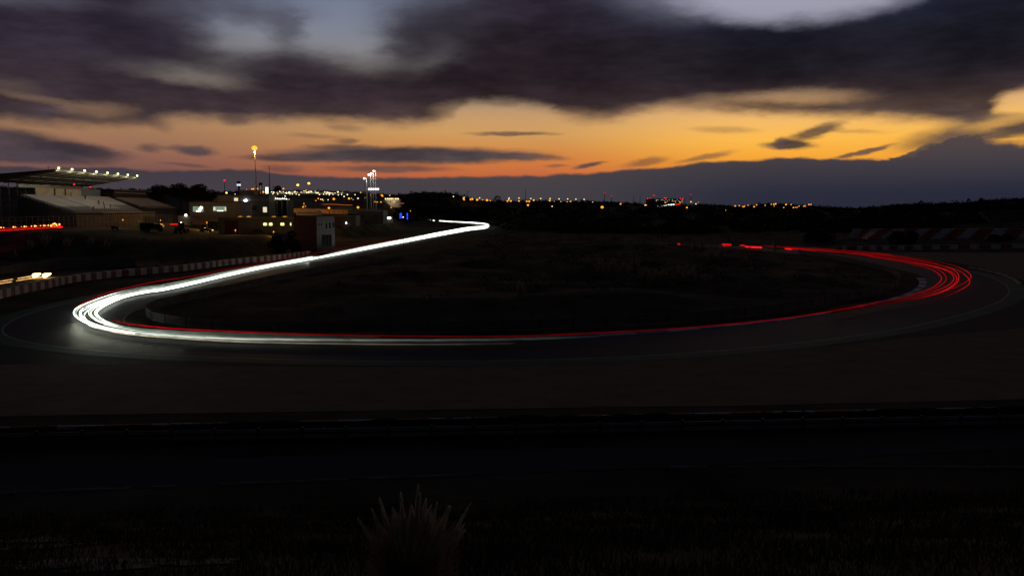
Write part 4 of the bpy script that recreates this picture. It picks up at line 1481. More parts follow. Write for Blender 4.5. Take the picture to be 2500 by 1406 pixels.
def town_lamp(x, y, r_px, m, lb, grp, hp=7.0, maxd=1250, mind=380):
    pnt, h = march(x, y, hp, start=mind)
    dist = min(pnt.y, maxd)
    q = PD(x, y, dist)
    g = H(q.x, q.y)
    t = thing("street_lamp", lb, "street lamp", (q.x, q.y, g), group=grp)
    MB().cyl((0, 0, -.5), (0, 0, max(.5, q.z - g)), .12, .09, 5).build("pole", dark_steel, t)
    r = r_px * dist / F
    MB().ball((0, 0, max(.5, q.z - g)), r, 8, 6, .85).build("lamp_glass", m, t)
    return t


# amber street lamps along the skyline and on the far hill
amber = [(1131, 485, 2.0), (1133, 487.5, 2.4), (1149, 487, 2.8), (1153, 485, 2), (1154, 487, 2.2), (1165, 488, 3.2), (1178, 488, 1.5), (1189, 489, 3.4), (1197, 490, 1.6), (1239, 491, 2.6), (1247, 491, 2.7), (1267, 491, 2.4), (1286, 492, 2.4), (1292, 492, 2.7),
         (1289, 501, 3.0), (1303, 489, 2.7), (1342, 490, 2.6), (1385, 493, 1.4), (1393, 492, 2), (1470, 506, 4.2), (1515, 498, 2.4), (1578, 501, 1.6), (1687, 493, 2.4), (1677, 507, 2.5), (1624, 495, 1.6), (1660, 494, 1.8),
         (1795, 503, 2.2), (1805, 502.5, 1.7), (1814, 505, 1.8), (1817, 504, 2), (1826.5, 501.5, 1.5), (1841, 505, 2.2), (1847, 500.5, 1.8), (1868, 501.5, 1.5), (1883, 499, 1.6), (1889, 499, 2), (1893.5, 498, 2.5), (1890, 503.5, 1.2), (1919, 499.5, 2.4), (1913.5, 507, 1.5), (1931.5, 499.5, 1.6),
         (1937, 507, 2), (1942, 506.5, 1.4), (1946, 506.5, 1.6), (1951, 503.5, 1.6), (1962, 504, 1.5), (1965.5, 503, 2), (1975, 499.5, 2), (1980, 499.5, 1.8), (1772, 513.5, 1.0), (1705, 494, 1.0)]
for (x, y, r) in amber:
    big = r > 2.9
    if x == 1470:
        lb, gp = "bright solitary orange lamp low on the dark hillside in the centre right", None
    elif x < 1240:
        lb, gp = "amber street lamp in the row right of the dark wooded hill", "amber street lamps right of the wooded hill"
    elif x < 1560:
        lb, gp = "amber street lamp strung along the central skyline", "amber street lamps along the central skyline"
    elif x < 1710:
        lb, gp = "amber street lamp near the distant hospital", "amber street lamps near the hospital"
    else:
        lb, gp = "small amber street lamp in the village on the right-hand hill", "amber street lamps of the hill village"
    town_lamp(x, y, r * .86, sod_s, lb, gp, 8, 1500)
whites = [(1107, 480), (1133, 482.5), (1171, 483.5), (1243, 484), (1242, 487), (1267, 484), (1296, 485), (1320, 485), (1343, 485), (1365, 486), (1386, 486), (1406, 486.5), (1426, 487), (1348, 504), (1575, 501), (1699, 498)]
for (x, y) in whites:
    town_lamp(x, y, 1.35, wht_s, "small cream street lamp standing on the central skyline", "cream street lamps on the central skyline", 8, 1400)
# mixed lights of the town left of the masts
town_w = [(622, 473, 1.6), (626, 473, 1.6), (663, 469, 1.7), (668, 470, 2.6), (666, 474, 1.6), (678, 474, 1.6), (683, 468, 2.0), (692, 468.5, 1.6), (696, 479, 2.0), (706, 470, 3.0), (708, 474, 1.6), (714, 474, 1.7), (720, 468, 2), (723, 474, 1.8), (730, 476, 1.9),
          (753, 469, 1.8), (760, 469, 1.8), (772, 471, 2.1), (776, 471, 2.5), (780, 475, 2), (790, 474.5, 1.7), (793, 469, 1.8), (799, 469, 1.6), (802, 471, 2), (797, 474.5, 1.5), (804, 476, 1.8), (813, 475, 1.6), (825, 469, 2.6), (826, 476, 1.8), (834, 475, 1.7), (840, 480, 2), (848, 475.5, 2.1),
          (867, 475.5, 1.7), (874, 484.5, 2.2), (858, 484, 1.0), (862, 487.5, .9), (891, 483, 1.2), (905, 475.5, 1.5), (783, 487, 1.6), (787, 487, 1.6), (801, 488, 1.5), (700, 487, 1.5), (706, 487, 1.2), (595, 474, 1.4), (598, 482, 2.0), (574, 474, 1.3)]
for (x, y, r) in town_w:
    town_lamp(x, y, r * .8, wht_s, "small white lamp among the many lights of the town on the hill", "white lamps of the hillside town", 7, 1200)
town_o = [(615, 462, 1.9), (619, 461.5, 2.0), (629, 461, 1.7), (643, 469, 2.6), (692, 461, 2.2), (747, 465, 1.4), (777, 485, 1.8), (789, 489.5, 1.5), (815, 486, 3.0), (852, 485, 2.7), (932, 477, 2.4), (934, 479, 2), (740, 505.5, 2), (746, 503.5, 1.1), (803, 508, 3.0), (874, 506.5, 3.2), (771, 490, 1.3), (665, 505, 1.2),
          (607, 465.5, 1.8), (602, 463, 1.0), (955, 507, 1.4), (1002, 515, 1.1), (915, 493, 1.3), (921, 493.5, 1.5), (930, 493.5, 1.7), (971, 493.5, 1.4)]
for (x, y, r) in town_o:
    town_lamp(x, y, r * .98, sod_s, "small orange lamp among the many lights of the town on the hill", "orange lamps of the hillside town", 7, 1200)
for x, lb in ((727, "left of two taller orange street lamps above the town"), (754, "right of two taller orange street lamps above the town")):
    town_lamp(x, 452 if x == 727 else 448, 3.2, sod, lb, None, 7, 1150)
# yellow security lamps by the wooded knoll
for (x, y, r, lb) in ((531.5, 480.5, 4.3, "glaring orange lamp on the low hut by the dark trees"), (553, 471, 2.6, "square yellow lamp above the hut by the dark trees")):
    t = town_lamp(x, y, r, sod, lb, None, 6, 520)
t = thing("wall_hut", "low pale hut under the glaring orange lamp", "hut", (PD(560, 480, 470).x, 470, H(PD(560, 480, 470).x, 470)))
zz = PD(560, 477, 470).z - t.location.z
MB().box((0, 3, zz / 2), (19, 6, zz)).build("wall", cream, t)
MB().box((0, 3, zz + .15), (19.6, 6.6, .3)).build("roof", dark_concrete, t)
MB().box((3.5, -.05, zz - 2.2), (2, .1, 1.6)).build("lit_door", lit_cream, t)
# tower with pale sign, water tower, white sign
a = PD(583, 443, 800)
g = H(a.x, 800)
t = thing("sign_tower", "small tower with a pale violet lit sign at its top", "tower", (a.x, 800, g))
MB().cyl((0, 0, 0), (0, 0, a.z - g - 1), 1.0, .8, 8).build("shaft", dark_steel, t)
MB().box((0, 0, a.z - g - .8), (3.2, 2, 1.6)).build("cap", dark_steel, t)
MB().box((0, -.3, a.z - g - 3.2), (3.3, 1.0, 1.7)).build("lit_sign", emat("violet_sign", (.72, .74, 1), 1.1, False), t)
a = PD(637.5, 446, 900)
g = H(a.x, 900)
t = thing("water_tower", "boxy dark water tower on the skyline right of the orange mast", "tower", (a.x, 900, g))
MB().box((0, 0, a.z - g - 1.5), (3.8, 3.8, 2.6)).build("tank", wall_dark, t)
for s in (-1, 1):
    MB().box((s * 1.4, 0, (a.z - g - 2.8) / 2), (.7, 3, a.z - g - 2.8)).build("leg", wall_dark, t)
a = PD(651.5, 457.5, 700)
g = H(a.x, 700)
t = thing("lit_sign_column", "bright white vertical sign column above the pit building", "sign", (a.x, 700, g))
MB().box((0, 0, a.z - g - 2.4), (1.9, .6, 4.8)).build("lit_face", emat("sign_white", (.9, 1, .9), 2.6, False), t)
MB().box((0, .1, (a.z - g - 4.8) / 2), (.5, .4, a.z - g - 4.8)).build("post", dark_steel, t)

# town buildings on the slope
town_wall = mat("town_render", (.36, .34, .31), .85, .2, .2)
town_list = [(734, 771, 470, 1000, "bright shop hall crowned by a dense row of lamps"), (676, 730, 473, 950, "long pale warehouse left of the bright shop hall"), (790, 820, 474, 1000, "pale low warehouse right of the bright shop hall"), (826, 850, 472, 1040, "pale block with lamps over the orange canopy"),
             (876, 894, 467, 1080, "reddish apartment block on the skyline left of the masts"), (920, 962, 474, 1050, "wide dark red-roofed block behind the masts"), (832, 848, 484, 900, "small kiosk glowing orange under its canopy"), (940, 975, 485, 880, "petrol station with a row of lamps under its roof"), (1350, 1372, 489, 1280, "low pale house on the central skyline"), (1432, 1450, 490, 1280, "second low house on the central skyline, further right")]
for (x0, x1, yt, dist, lb) in town_list:
    q = PD((x0 + x1) / 2, yt, dist)
    g = H(q.x, dist)
    g = min(g, q.z - 4)
    wm = town_wall
    if "reddish" in lb or "dark red" in lb:
        wm = mat("brick_render", (.30, .13, .09), .85, .2, .2)
    t, w, h = obj_box_building("town_building", lb, x0, x1, yt, dist, 14, wm, g)
    nw = max(2, int(w / 3.2))
    for k in range(nw):
        lit = (k * 7 + x0) % 3 == 0
        MB().box((-w / 2 + (k + .5) * w / nw, -.05, h * .62), (1.1, .1, 1.2)).build("window", lit_cream if lit else dark_glass, t)
    if "bright shop" in lb:
        for k in range(17):
            MB().ball((-w / 2 + .4 + k * (w - .8) / 16, -.6, h + .4 + random.uniform(-1.0, 1.2)), .42, 7, 5).build("roof_lamp", wht_s, t)
        for k in range(9):
            MB().box((-w / 2 + 3 + k * (w - 4) / 8, -.3, h - 3.4), (.9, .3, 1.5)).build("amber_bay", emat("amber_bay", (1, .58, .06), 1.6, False), t)
        point("hall_light", (0, -6, h + 2), 18000, (1, .86, .62), .6, t)
    if "orange under" in lb:
        MB().box((0, -1.2, h * .8), (w, 2, 1.6)).build("canopy", emat("orange_canopy", (1, .30, .04), .8, False), t)
    if "petrol" in lb:
        MB().box((0, -1.5, h), (w, 3, .6)).build("canopy", town_wall, t)
        for k in range(7):
            MB().ball((-w / 2 + 1 + k * (w - 2) / 6, -3, h - .3), .72, 7, 5).build("canopy_lamp", wht_s if k != 4 else sod_s, t)
        point("forecourt_light", (0, -6, h - 1), 1600, (1, .7, .4), .5, t)
    if "warehouse left" in lb or "right of the bright" in lb or "lamps over" in lb:
        point("yard_light", (0, -7, h + 1), 5000, (.95, 1, .9), .6, t)

# hospital with red obstruction lamps
a, b = PD(1581, 486, 1500), PD(1667, 487, 1500)
g = H((a.x + b.x) / 2, 1500) - 3
t = thing("hospital", "distant wide hospital block with red obstruction lamps and dotted windows", "building", ((a.x + b.x) / 2, 1500, g))
w, h = b.x - a.x, a.z - g
MB().box((0, 10, h / 2), (w, 20, h)).build("wall", mat("hospital_render", (.20, .14, .15), .85, .1, .1), t)
MB().box((-w * .42, 9, h / 2 + .6), (w * .13, 22, h)).build("stair_block", MATS["hospital_render"], t)
MB().box((0, 10, h + .2), (w + 1, 21, .4)).build("roof", dark_concrete, t)
pw_ = MB().box((0, 0, 0), (.9, .12, .8)).mesh("window", emat("tiny_window", (1, .9, .6), .9, False))
random.seed(3)
for r_ in range(3):
    for k in range(22):
        if random.random() < .55 and k > 4:
            link("window", pw_, t, loc=(-w / 2 + (k + .5) * w / 22, -.1, h - 1.6 - r_ * 2.0))
for fx, zz in ((-.5, .5), (-.42, .5), (-.02, 1.3), (.02, 1.3), (.43, .3), (.5, .5), (-.32, 6)):
    MB().ball((fx * w, 0, h + zz), .95, 8, 6).build("red_lamp", redl, t)
MB().cyl((-.32 * w, .5, h), (-.32 * w, .5, h + 6), .2, .1, 5).build("antenna", dark_steel, t)
point("facade_light", (0, -14, 1), 8000, (1, .35, .3), 1.0, t)

# far road with a headlamp and tail-lamp streak in front of the hospital
def free_streak(label, pts, m, rpx, dist):
    tr = thing("light_trail", label, "light trail")
    c = catmull([PD(x, y, dist) for x, y in pts], 6)
    mb = MB()
    for a, b in zip(c, c[1:]):
        mb.cyl(a, b, rpx * dist / F, rpx * dist / F, 6)
    mb.build("streak", m, tr)
    return tr


free_streak("small white headlamp streak on the far road below the hospital", [(1603, 508.5), (1612, 505.5), (1622, 503), (1632, 500.5), (1640, 500), (1647, 499.5)], emat("far_white", (1, 1, .85), 2.2, False), 1.3, 1300)
free_streak("small red tail-lamp streak on the far road below the hospital", [(1649, 500), (1654, 499.3), (1661, 498.3)], emat("far_red", (1, .02, .01), 1.0, False), 1.3, 1300)
free_streak("faint broken second streak above the white one on the far road", [(1605, 503.5), (1610, 502), (1616, 501)], emat("far_white_dim", (1, .8, .6), .35, False), 1.0, 1305)
free_streak("dim orange and red streak of traffic across the terrace behind the paddock", [(785, 499.5), (810, 499), (838, 500.5), (860, 501)], emat("far_orange_dim", (1, .2, .04), .32, False), .9, 640)
free_streak("dim red streak of traffic right of the petrol station", [(975, 497), (981, 497), (986, 496.5)], MATS["far_orange_dim"], 1.2, 700)

# blue light gantry
a = PD(987, 521, 700)
t = thing("timing_gantry", "gantry with two columns of deep blue lamps by the far straight", "gantry", (a.x, 700, H(a.x, 700)))
zt_ = a.z - t.location.z
bl = emat("blue_lamp", (.02, .05, 1), 3, False)
for s, n_, off in ((-1, 4, 0), (1, 5, .3)):
    MB().cyl((s * 2.4, 0, 0), (s * 2.4, 0, zt_), .12, .12, 6).build("leg", dark_steel, t)
    for k in range(n_):
        MB().ball((s * 2.4, -.2, zt_ - .2 - k * 1.05), .42, 8, 6).build("blue_lamp", bl, t)
        if s < 0:
            MB().ball((s * 2.4 - .9, -.2, zt_ - .5 - k * 1.05), .35, 8, 6).build("blue_lamp", bl, t)
MB().cyl((-2.4, 0, zt_), (2.4, 0, zt_), .1, .1, 6).build("beam", dark_steel, t)
MB().ball((-.9, -.2, zt_ - 3), .5, 8, 6).build("white_lamp", wht_s, t)
# thin marker post in front of the straight
for (x, yt, yb, lb) in ((985.5, 575, 610, "thin dark marker post standing in front of the white streak"),):
    b_ = P(x, yb, 0)
    a = PD(x, yt, b_.y)
    t = thing("marker_post", lb, "post", (b_.x, b_.y, H(b_.x, b_.y)))
    MB().cyl((0, 0, 0), (0, 0, a.z), .09, .07, 8).build("shaft", dark_steel, t)
    MB().box((0, 0, a.z - .3), (.3, .05, .3)).build("plate", dark_steel, t)
for (x, y, hgt, lb) in ((1890, 609, 2.3, "white marshal's box right of the red dashes"), (1692, 606, 2.0, "left pale marshal's box by the back guard rail"), (1712, 606, 1.8, "right pale marshal's box by the back guard rail")):
    b_ = P(x, y, .1)
    t = thing("marshal_post", lb, "marshal post", (b_.x, b_.y - .5, H(b_.x, b_.y)))
    MB().box((0, 0, hgt / 2), (.85, .85, hgt)).build("cabin", cream, t)
    MB().box((0, 0, hgt + .06), (1.05, 1.05, .12)).build("roof", concrete, t)
    MB().box((0, -.44, hgt * .68), (.5, .04, .45)).build("window", dark_glass, t)

for (x, y, dd, pw2, lb) in ((505, 543, 322, 1100, "amber lamp over the yard in front of the pale paddock block"), (392, 538, 352, 300, "amber lamp behind the truck below the second grandstand"), (300, 537, 300, 220, "amber lamp low behind the forklift"),
                           (742, 497, 428, 3800, "amber lamp lighting the long orange fence"), (668, 566, 292, 260, "added amber lamp in front of the workshop wall"), (575, 569, 288, 260, "added amber lamp on the grass edge before the workshop")):  # both workshop lamps are added to brighten its front wall
    a = PD(x, y, dd)
    g = H(a.x, dd)
    t = thing("yard_lamp", lb, "lamp", (a.x, dd, g))
    hh_ = max(1.5, a.z - g)
    MB().cyl((0, 0, 0), (0, 0, hh_), .07, .05, 6).build("pole", dark_steel, t)
    MB().ball((0, 0, hh_), .22, 8, 6).build("lamp_glass", sod_s, t)
    point("yard_light", (0, -.5, hh_ + .2), pw2, (1, .48, .12), .3, t)

# ------------------------------------------------------------------ striped terraces at the right
tr_red = mat("faded_red_terrace", (0.34, 0.062, 0.04), .8, .3, .5)
tr_white = mat("weathered_white_terrace", (0.50, 0.49, 0.45), .8, .3, .5)
t = thing("terrace_stand", "open concrete terrace painted in slanting red and white stripes at the right", "grandstand")
xs = [2035, 2062, 2086, 2112, 2144, 2176, 2208, 2240, 2271, 2300, 2334, 2364, 2403, 2440, 2482, 2530, 2580]
for i in range(len(xs) - 1):
    for s in range(5):
        u0, u1 = s / 5, (s + 1) / 5
        def tp(x, u):
            k = min(1.0, max(.25, (x - 2035) / 90.0))
            a = P(x, 584.5, 1.5)
            b = a + Vector((15, 20, 3.6))
            q = a.lerp(b, 1 - k + u * k) if x < 2125 else a.lerp(b, u)
            return q
        p0, p1, p2, p3 = tp(xs[i], u0), tp(xs[i + 1], u0), tp(xs[i + 1], u1), tp(xs[i], u1)
        zt0 = 1.5 + 3.6 * u1
        g = .04
        MB().hexa([(p0.x + g, p0.y, .5), (p1.x - g, p1.y, .5), (p2.x - g, p2.y, .5), (p3.x + g, p3.y, .5),
                   (p0.x + g, p0.y, zt0), (p1.x - g, p1.y, zt0), (p2.x - g, p2.y, zt0), (p3.x + g, p3.y, zt0)]).build("terrace_step", tr_white if i % 2 == 0 else tr_red, t)
for k in range(10):
    p = P(2140 + k * 42, 584, 1.5) + Vector((15.5, 20.5, 0))
    MB().cyl((p.x, p.y, 4.6), (p.x, p.y, 6.6), .05, .05, 5).build("rail_post", dark_steel, t)
t2 = thing("terrace_stand", "faint upper concrete terrace on the slope at the right edge", "grandstand")
for s in range(6):
    a = PD(2395 - s * 0 + (5 - s) * 5, 538 - s * 4.2, 480 + s * 3)
    b = PD(2580, 531 - s * 4.2, 480 + s * 3)
    MB().hexa([(a.x, a.y, a.z - 1.4), (b.x, b.y, b.z - 1.4), (b.x, b.y + 2.6, b.z - 1.4), (a.x, a.y + 2.6, a.z - 1.4), (a.x, a.y, a.z), (b.x, b.y, b.z), (b.x, b.y + 2.6, b.z), (a.x, a.y + 2.6, a.z)]).build("terrace_step", dark_concrete, t2)

# ------------------------------------------------------------------ people on the stand
def person_mesh():
    me = bpy.data.meshes.new("person")
    v = [(0, 0, .95), (0, 0, 1.2), (0, 0, 1.42), (0, .01, 1.52), (0, -.02, 1.68), (.1, 0, .9), (.11, -.02, .48), (.12, 0, .06), (.12, -.12, .03), (-.1, 0, .9), (-.12, .03, .48), (-.14, .05, .06), (-.14, -.07, .03),
         (.2, 0, 1.4), (.26, .02, 1.12), (.25, -.08, .88), (-.2, 0, 1.4), (-.27, .02, 1.12), (-.25, -.06, .88)]
    e = [(0, 1), (1, 2), (2, 3), (3, 4), (0, 5), (5, 6), (6, 7), (7, 8), (0, 9), (9, 10), (10, 11), (11, 12), (2, 13), (13, 14), (14, 15), (2, 16), (16, 17), (17, 18)]
    me.from_pydata(v, e, [])
    return me, [.15, .15, .17, .06, .11, .1, .075, .05, .04, .1, .075, .05, .04, .07, .05, .035, .07, .05, .035]


pme, rads = person_mesh()
person_dark = mat("dark_clothing", (.02, .02, .024), .9, .3, 3)
pme.materials.append(person_dark)
po = bpy.data.objects.new("person", pme)
C.objects.link(po)
sk = po.modifiers.new("skin", 'SKIN')
if not pme.skin_vertices:
    bpy.context.view_layer.objects.active = po
for sv, r in zip(pme.skin_vertices[0].data, rads):
    sv.radius = (r, r)
pme.skin_vertices[0].data[0].use_root = True
ss = po.modifiers.new("sub", 'SUBSURF')
ss.levels = 1
ss.render_levels = 1
ppl = [(175, 481.5, "person in dark clothes standing high by the cream back panels"), (210, 489, "person in dark clothes standing alone in the aisle of the grandstand"), (239, 500, "leftmost of three people in dark clothes standing on the seats"), (243, 501, "middle of three people in dark clothes standing on the seats"),
       (251.5, 502.5, "rightmost of three people in dark clothes standing on the seats"), (224, 514.5, "person in dark clothes at the bottom left of the lower seats"), (254, 510, "person in dark clothes by the lower blue seats"), (268, 510, "person in dark clothes near the railing at the lower right")]
first = True
for (x, yf, lb) in ppl:
    # slope of the seats: z falls from 18 at X=-172 to 11.8 at X=-152
    best = None
    for yy in np.arange(312, 378, .5):
        q = PD(x, yf, float(yy))
        k = (q.x + 172) / 20
        zs = 18 - 6.2 * k + .15
        e_ = abs(q.z - zs)
        if 0 <= k <= 1 and (best is None or e_ < best[0]):
            best = (e_, q.x, float(yy), zs)
    if best is None:
        continue
    o = po if first else po.copy()
    if not first:
        C.objects.link(o)
    first = False
    k = math.floor((best[1] + 172) / 20 * 16)
    o.location = (-172 + 20 * k / 16 + .62, best[2], 18 - 6.2 * k / 16 + .1)
    o.rotation_euler = (0, 0, random.uniform(0, 6))
    tag(o, lb, "person", "people standing on the grandstand")


# ------------------------------------------------------------------ vehicles
def wheels(t, xs_, half, r, wd=.24):
    for x in xs_:
        for s in (-1, 1):
            o = MB().cyl((x, s * half - wd / 2, r), (x, s * half + wd / 2, r), r, r, 16).build("wheel", rubber, t)
            MB().cyl((x, s * (half + wd / 2 + .01) - .02, r), (x, s * (half + wd / 2 + .01) + .02, r), r * .55, r * .55, 12).build("rim", steel, o)


def car(label, loc, rz, colm, lights=False, cat="car", name="parked_car", tall=1.0):
    t = thing(name, label, cat, loc, rz)
    b = MB()
    b.prism([(-2.15, .35), (2.15, .35), (2.2, .6), (2.1, .82), (1.1, .95), (-1.75, .98), (-2.15, .85)], -.85, .85)
    b.build("body", colm, t)
    MB().hexa([(-1.75, -.8, .97), (1.1, -.8, .95), (1.1, .8, .95), (-1.75, .8, .97), (-1.2, -.62, 1.42 * tall), (.35, -.62, 1.42 * tall), (.35, .62, 1.42 * tall), (-1.2, .62, 1.42 * tall)]).build("cabin_glass", dark_glass, t)
    MB().box((-.42, 0, 1.44 * tall), (1.5, 1.2, .05)).build("roof_panel", colm, t)
    wheels(t, (-1.3, 1.35), .78, .32)
    for s in (-1, 1):
        MB().box((2.17, s * .6, .68), (.08, .34, .14)).build("headlight", emat("car_amber", (1, .6, .15), 9, False) if lights else white_m, t)
        MB().box((-2.15, s * .62, .75), (.08, .3, .14)).build("tail_light", red_m, t)
    return t


dark_paint = mat("dark_car_paint", (.03, .03, .035), .3, .1, 1)
silver = mat("silver_car_paint", (.18, .18, .19), .3, .1, 1)


def onpl(x, y):
    p, h = march(x, y, 0.0, start=230)
    return Vector((p.x, p.y, h))


l_ = onpl(504, 567)
car("dark saloon with its lamps on in front of the pale block", l_, 0.1, silver, True)
car("dark hatchback parked left of the corner house below the workshop windows", onpl(662, 570), .3, dark_paint)
car("black estate car parked beside the hatchback near the workshop", onpl(632, 571), .15, dark_paint)
car("dark car parked by the shed right of the corner house", onpl(842, 556), -.2, dark_paint)
# truck with a tank body
l_ = onpl(372, 566)
t = thing("tanker_truck", "dark six-wheeled truck silhouetted in the paddock", "truck", l_, 0.05)
MB().prism([(-3.6, 1.0), (1.2, 1.0), (1.2, 2.6), (.7, 2.9), (-3.2, 2.9), (-3.6, 2.6)], -1.1, 1.1).build("cargo_body", dark_paint, t)
MB().prism([(1.4, .7), (3.6, .7), (3.6, 1.7), (3.0, 2.5), (1.4, 2.5)], -1.1, 1.1).build("cab", dark_paint, t)
MB().box((3.25, 0, 2.0), (.5, 1.9, .5)).build("windscreen", dark_glass, t)
MB().box((0, 0, .75), (7, .9, .25)).build("chassis", dark_steel, t)
wheels(t, (-2.9, -1.7, 2.6), 1.0, .55, .35)
# wheel loader
l_ = onpl(442, 570)
t = thing("wheel_loader", "dark wheel loader with a raised cab seen end on", "loader", l_, 1.3)
MB().prism([(-2.2, .9), (.6, .9), (.6, 1.9), (-1.9, 2.1)], -.9, .9).build("engine_body", dark_paint, t)
MB().box((.2, 0, 2.6), (1.3, 1.5, 1.5)).build("cab", dark_glass, t)
MB().box((.2, 0, 3.4), (1.5, 1.7, .12)).build("cab_roof", dark_paint, t)
MB().prism([(2.2, .3), (3.4, .3), (3.4, .5), (2.6, .6), (2.5, 1.4), (2.2, 1.4)], -1.3, 1.3).build("bucket", dark_steel, t)
for s in (-1, 1):
    MB().cyl((.6, s * .6, 1.7), (2.4, s * .6, .8), .12, .1, 6).build("arm", dark_steel, t)
wheels(t, (-1.3, 1.3), 1.0, .7, .5)
MB().ball((.2, 0, 3.6), .16, 8, 6).build("beacon", emat("white_work_lamp", (.9, .95, 1), 5, False), t)
# forklift
l_ = onpl(283, 562)
t = thing("forklift", "dark forklift with its mast up left of the truck", "forklift", l_, .4)
MB().prism([(-1.3, .35), (.6, .35), (.6, 1.0), (-.4, 1.0), (-.7, 1.3), (-1.3, 1.3)], -.55, .55).build("chassis", dark_paint, t)
for s in (-1, 1):
    MB().box((.8, s * .4, 1.9), (.12, .12, 3.6)).build("mast_rail", dark_steel, t)
    MB().box((1.4, s * .3, .25), (1.1, .12, .06)).build("fork", dark_steel, t)
    MB().box((-.2, s * .5, 1.6), (.08, .08, 1.2)).build("cage_post", dark_steel, t)
MB().box((-.1, 0, 2.2), (1.2, 1.1, .08)).build("cage_roof", dark_steel, t)
wheels(t, (-.9, .45), .5, .3, .2)
# covered trailer under a pale tarpaulin
l_ = onpl(490, 556)
t = thing("covered_trailer", "trailer under a pale sagging tarpaulin behind the saloon", "trailer", l_, .05)
MB().prism([(-3.3, 1.0), (3.0, 1.0), (2.8, 2.6), (1.0, 2.9), (-1.5, 2.8), (-2.6, 2.2)], -1.1, 1.1).build("tarpaulin", mat("dusty_tarpaulin", (.22, .15, .11), .9, .2, .5), t)
MB().box((0, 0, .8), (6, 1.8, .2)).build("bed", dark_steel, t)
wheels(t, (-1, 0.2), .95, .45, .25)
for (x, y, lb) in ((118, 418, "small T-shaped aerial on the grandstand roof"),):
    a = PD(x, 407, 310)
    t = thing("roof_aerial", lb, "aerial", (a.x, 310, a.z - 3.2))
    MB().cyl((0, 0, 0), (0, 0, 3.2), .07, .05, 6).build("stem", dark_steel, t)
    MB().box((0, 0, 3.2), (1.1, .1, .12)).build("crossbar", dark_steel, t)
for (x, y, dd, lb) in ((181, 450.5, 300, "bright red beacon under the grandstand canopy"), (220, 457, 366, "dim red beacon at the far end of the grandstand roof")):
    a = PD(x, y, dd)
    t = thing("beacon_lamp", lb, "beacon", (a.x, dd, a.z - 1.0))
    MB().cyl((0, 0, 0), (0, 0, .8), .08, .08, 6).build("stem", dark_steel, t)
    MB().ball((0, 0, 1.0), .3, 8, 6).build("lens", redl, t)

# ------------------------------------------------------------------ vegetation
leaf_dark = mat("tree_foliage", (0.035, 0.040, 0.020), .9, .45, .6, spec=.1)
bark = mat("bark", (.06, .045, .03), .95, .3, 2)
scrub_m = mat("scrub_foliage", (0.030, 0.034, 0.016), .95, .5, .4, spec=.05)
plume_m = mat("dry_plume", (0.82, 0.75, 0.60), .95, .25, 2, spec=.05)
blade_m = mat("pampas_blade", (0.40, 0.30, 0.18), .9, .35, 3, spec=.1, col2=(.46, .37, .23))


def translucent(m, k):
    """thin dry leaves let light through from behind"""
    nt = m.node_tree
    b = nt.nodes["Principled BSDF"]
    o = [n for n in nt.nodes if n.type == 'OUTPUT_MATERIAL'][0]
    tr_ = nt.nodes.new("ShaderNodeBsdfTranslucent")
    mx = nt.nodes.new("ShaderNodeMixShader")
    mx.inputs[0].default_value = k
    nt.links.new(b.inputs["Base Color"].links[0].from_socket, tr_.inputs[0])
    nt.links.new(b.outputs[0], mx.inputs[1])
    nt.links.new(tr_.outputs[0], mx.inputs[2])
    nt.links.new(mx.outputs[0], o.inputs[0])


translucent(plume_m, .5)
translucent(blade_m, .4)


def leaf_cloud(lobes, n, size, seed):
    rg = np.random.default_rng(seed)
    w = np.array([l[3] * l[4] for l in lobes])
    w = w / w.sum()
    idx = rg.choice(len(lobes), n, p=w)
    Lb = np.array(lobes)
    d = rg.normal(size=(n, 3))
    d /= np.linalg.norm(d, axis=1)[:, None]
    rad = rg.uniform(.55, 1.05, n) ** .6
    c = Lb[idx, :3] + d * rad[:, None] * Lb[idx][:, [3, 3, 4]]
    a = rg.normal(size=(n, 3))
    a /= np.linalg.norm(a, axis=1)[:, None]
    b = np.cross(a, rg.normal(size=(n, 3)))
    b /= np.linalg.norm(b, axis=1)[:, None]
    s = size * rg.uniform(.6, 1.4, n)[:, None]
    v = np.stack([c - a * s, c + a * s * .9 + b * s * .3, c + b * s * 1.2], 1).reshape(-1, 3)
    f = np.arange(3 * n).reshape(-1, 3)
    return v, f


def np_mesh(name, v, f, m):
    me = bpy.data.meshes.new(name)
    me.vertices.add(len(v))
    me.vertices.foreach_set("co", v.astype(np.float32).ravel())
    me.loops.add(len(f) * 3)
    me.loops.foreach_set("vertex_index", f.astype(np.int32).ravel())
    me.polygons.add(len(f))
    me.polygons.foreach_set("loop_start", np.arange(0, len(f) * 3, 3, dtype=np.int32))
    me.materials.append(m)
    me.update(calc_edges=True)
    return me


def tree(label, x, ytop, dist, wpx, seed, group=None, n=2600, low=False):
    a = PD(x, ytop, dist)
    g = H(a.x, dist)
    hgt = a.z - g
    rad = wpx * dist / F / 2
    rg = random.Random(seed)
    t = thing("broad_tree", label, "tree", (a.x, dist, g), group=group)
    lobes = []
    for k in range(9):
        an = rg.uniform(0, 6.28)
        rr = rg.uniform(.1, .62) * rad
        zz = hgt * (rg.uniform(.12, .7) if low else rg.uniform(.42, .80))
        s = rad * rg.uniform(.28, .5)
        lobes.append((rr * math.cos(an), rr * math.sin(an) * .7, zz, s, s * .8))
    lobes.append((0, 0, hgt - rad * .45, rad * .5, rad * .42))
    v, f = leaf_cloud(lobes, n, rad * .045 + .10, seed)
    link("crown", np_mesh("crown", v, f, leaf_dark), t)
    tk = MB().cyl((0, 0, -.5), (0.1, 0, hgt * .55), rad * .09, rad * .05, 8)
    for l_ in lobes[:6]:
        tk.cyl((0, 0, hgt * .35), (l_[0] * .8, l_[1] * .8, l_[2]), rad * .045, rad * .015, 6)
    tk.build("trunk", bark, t)


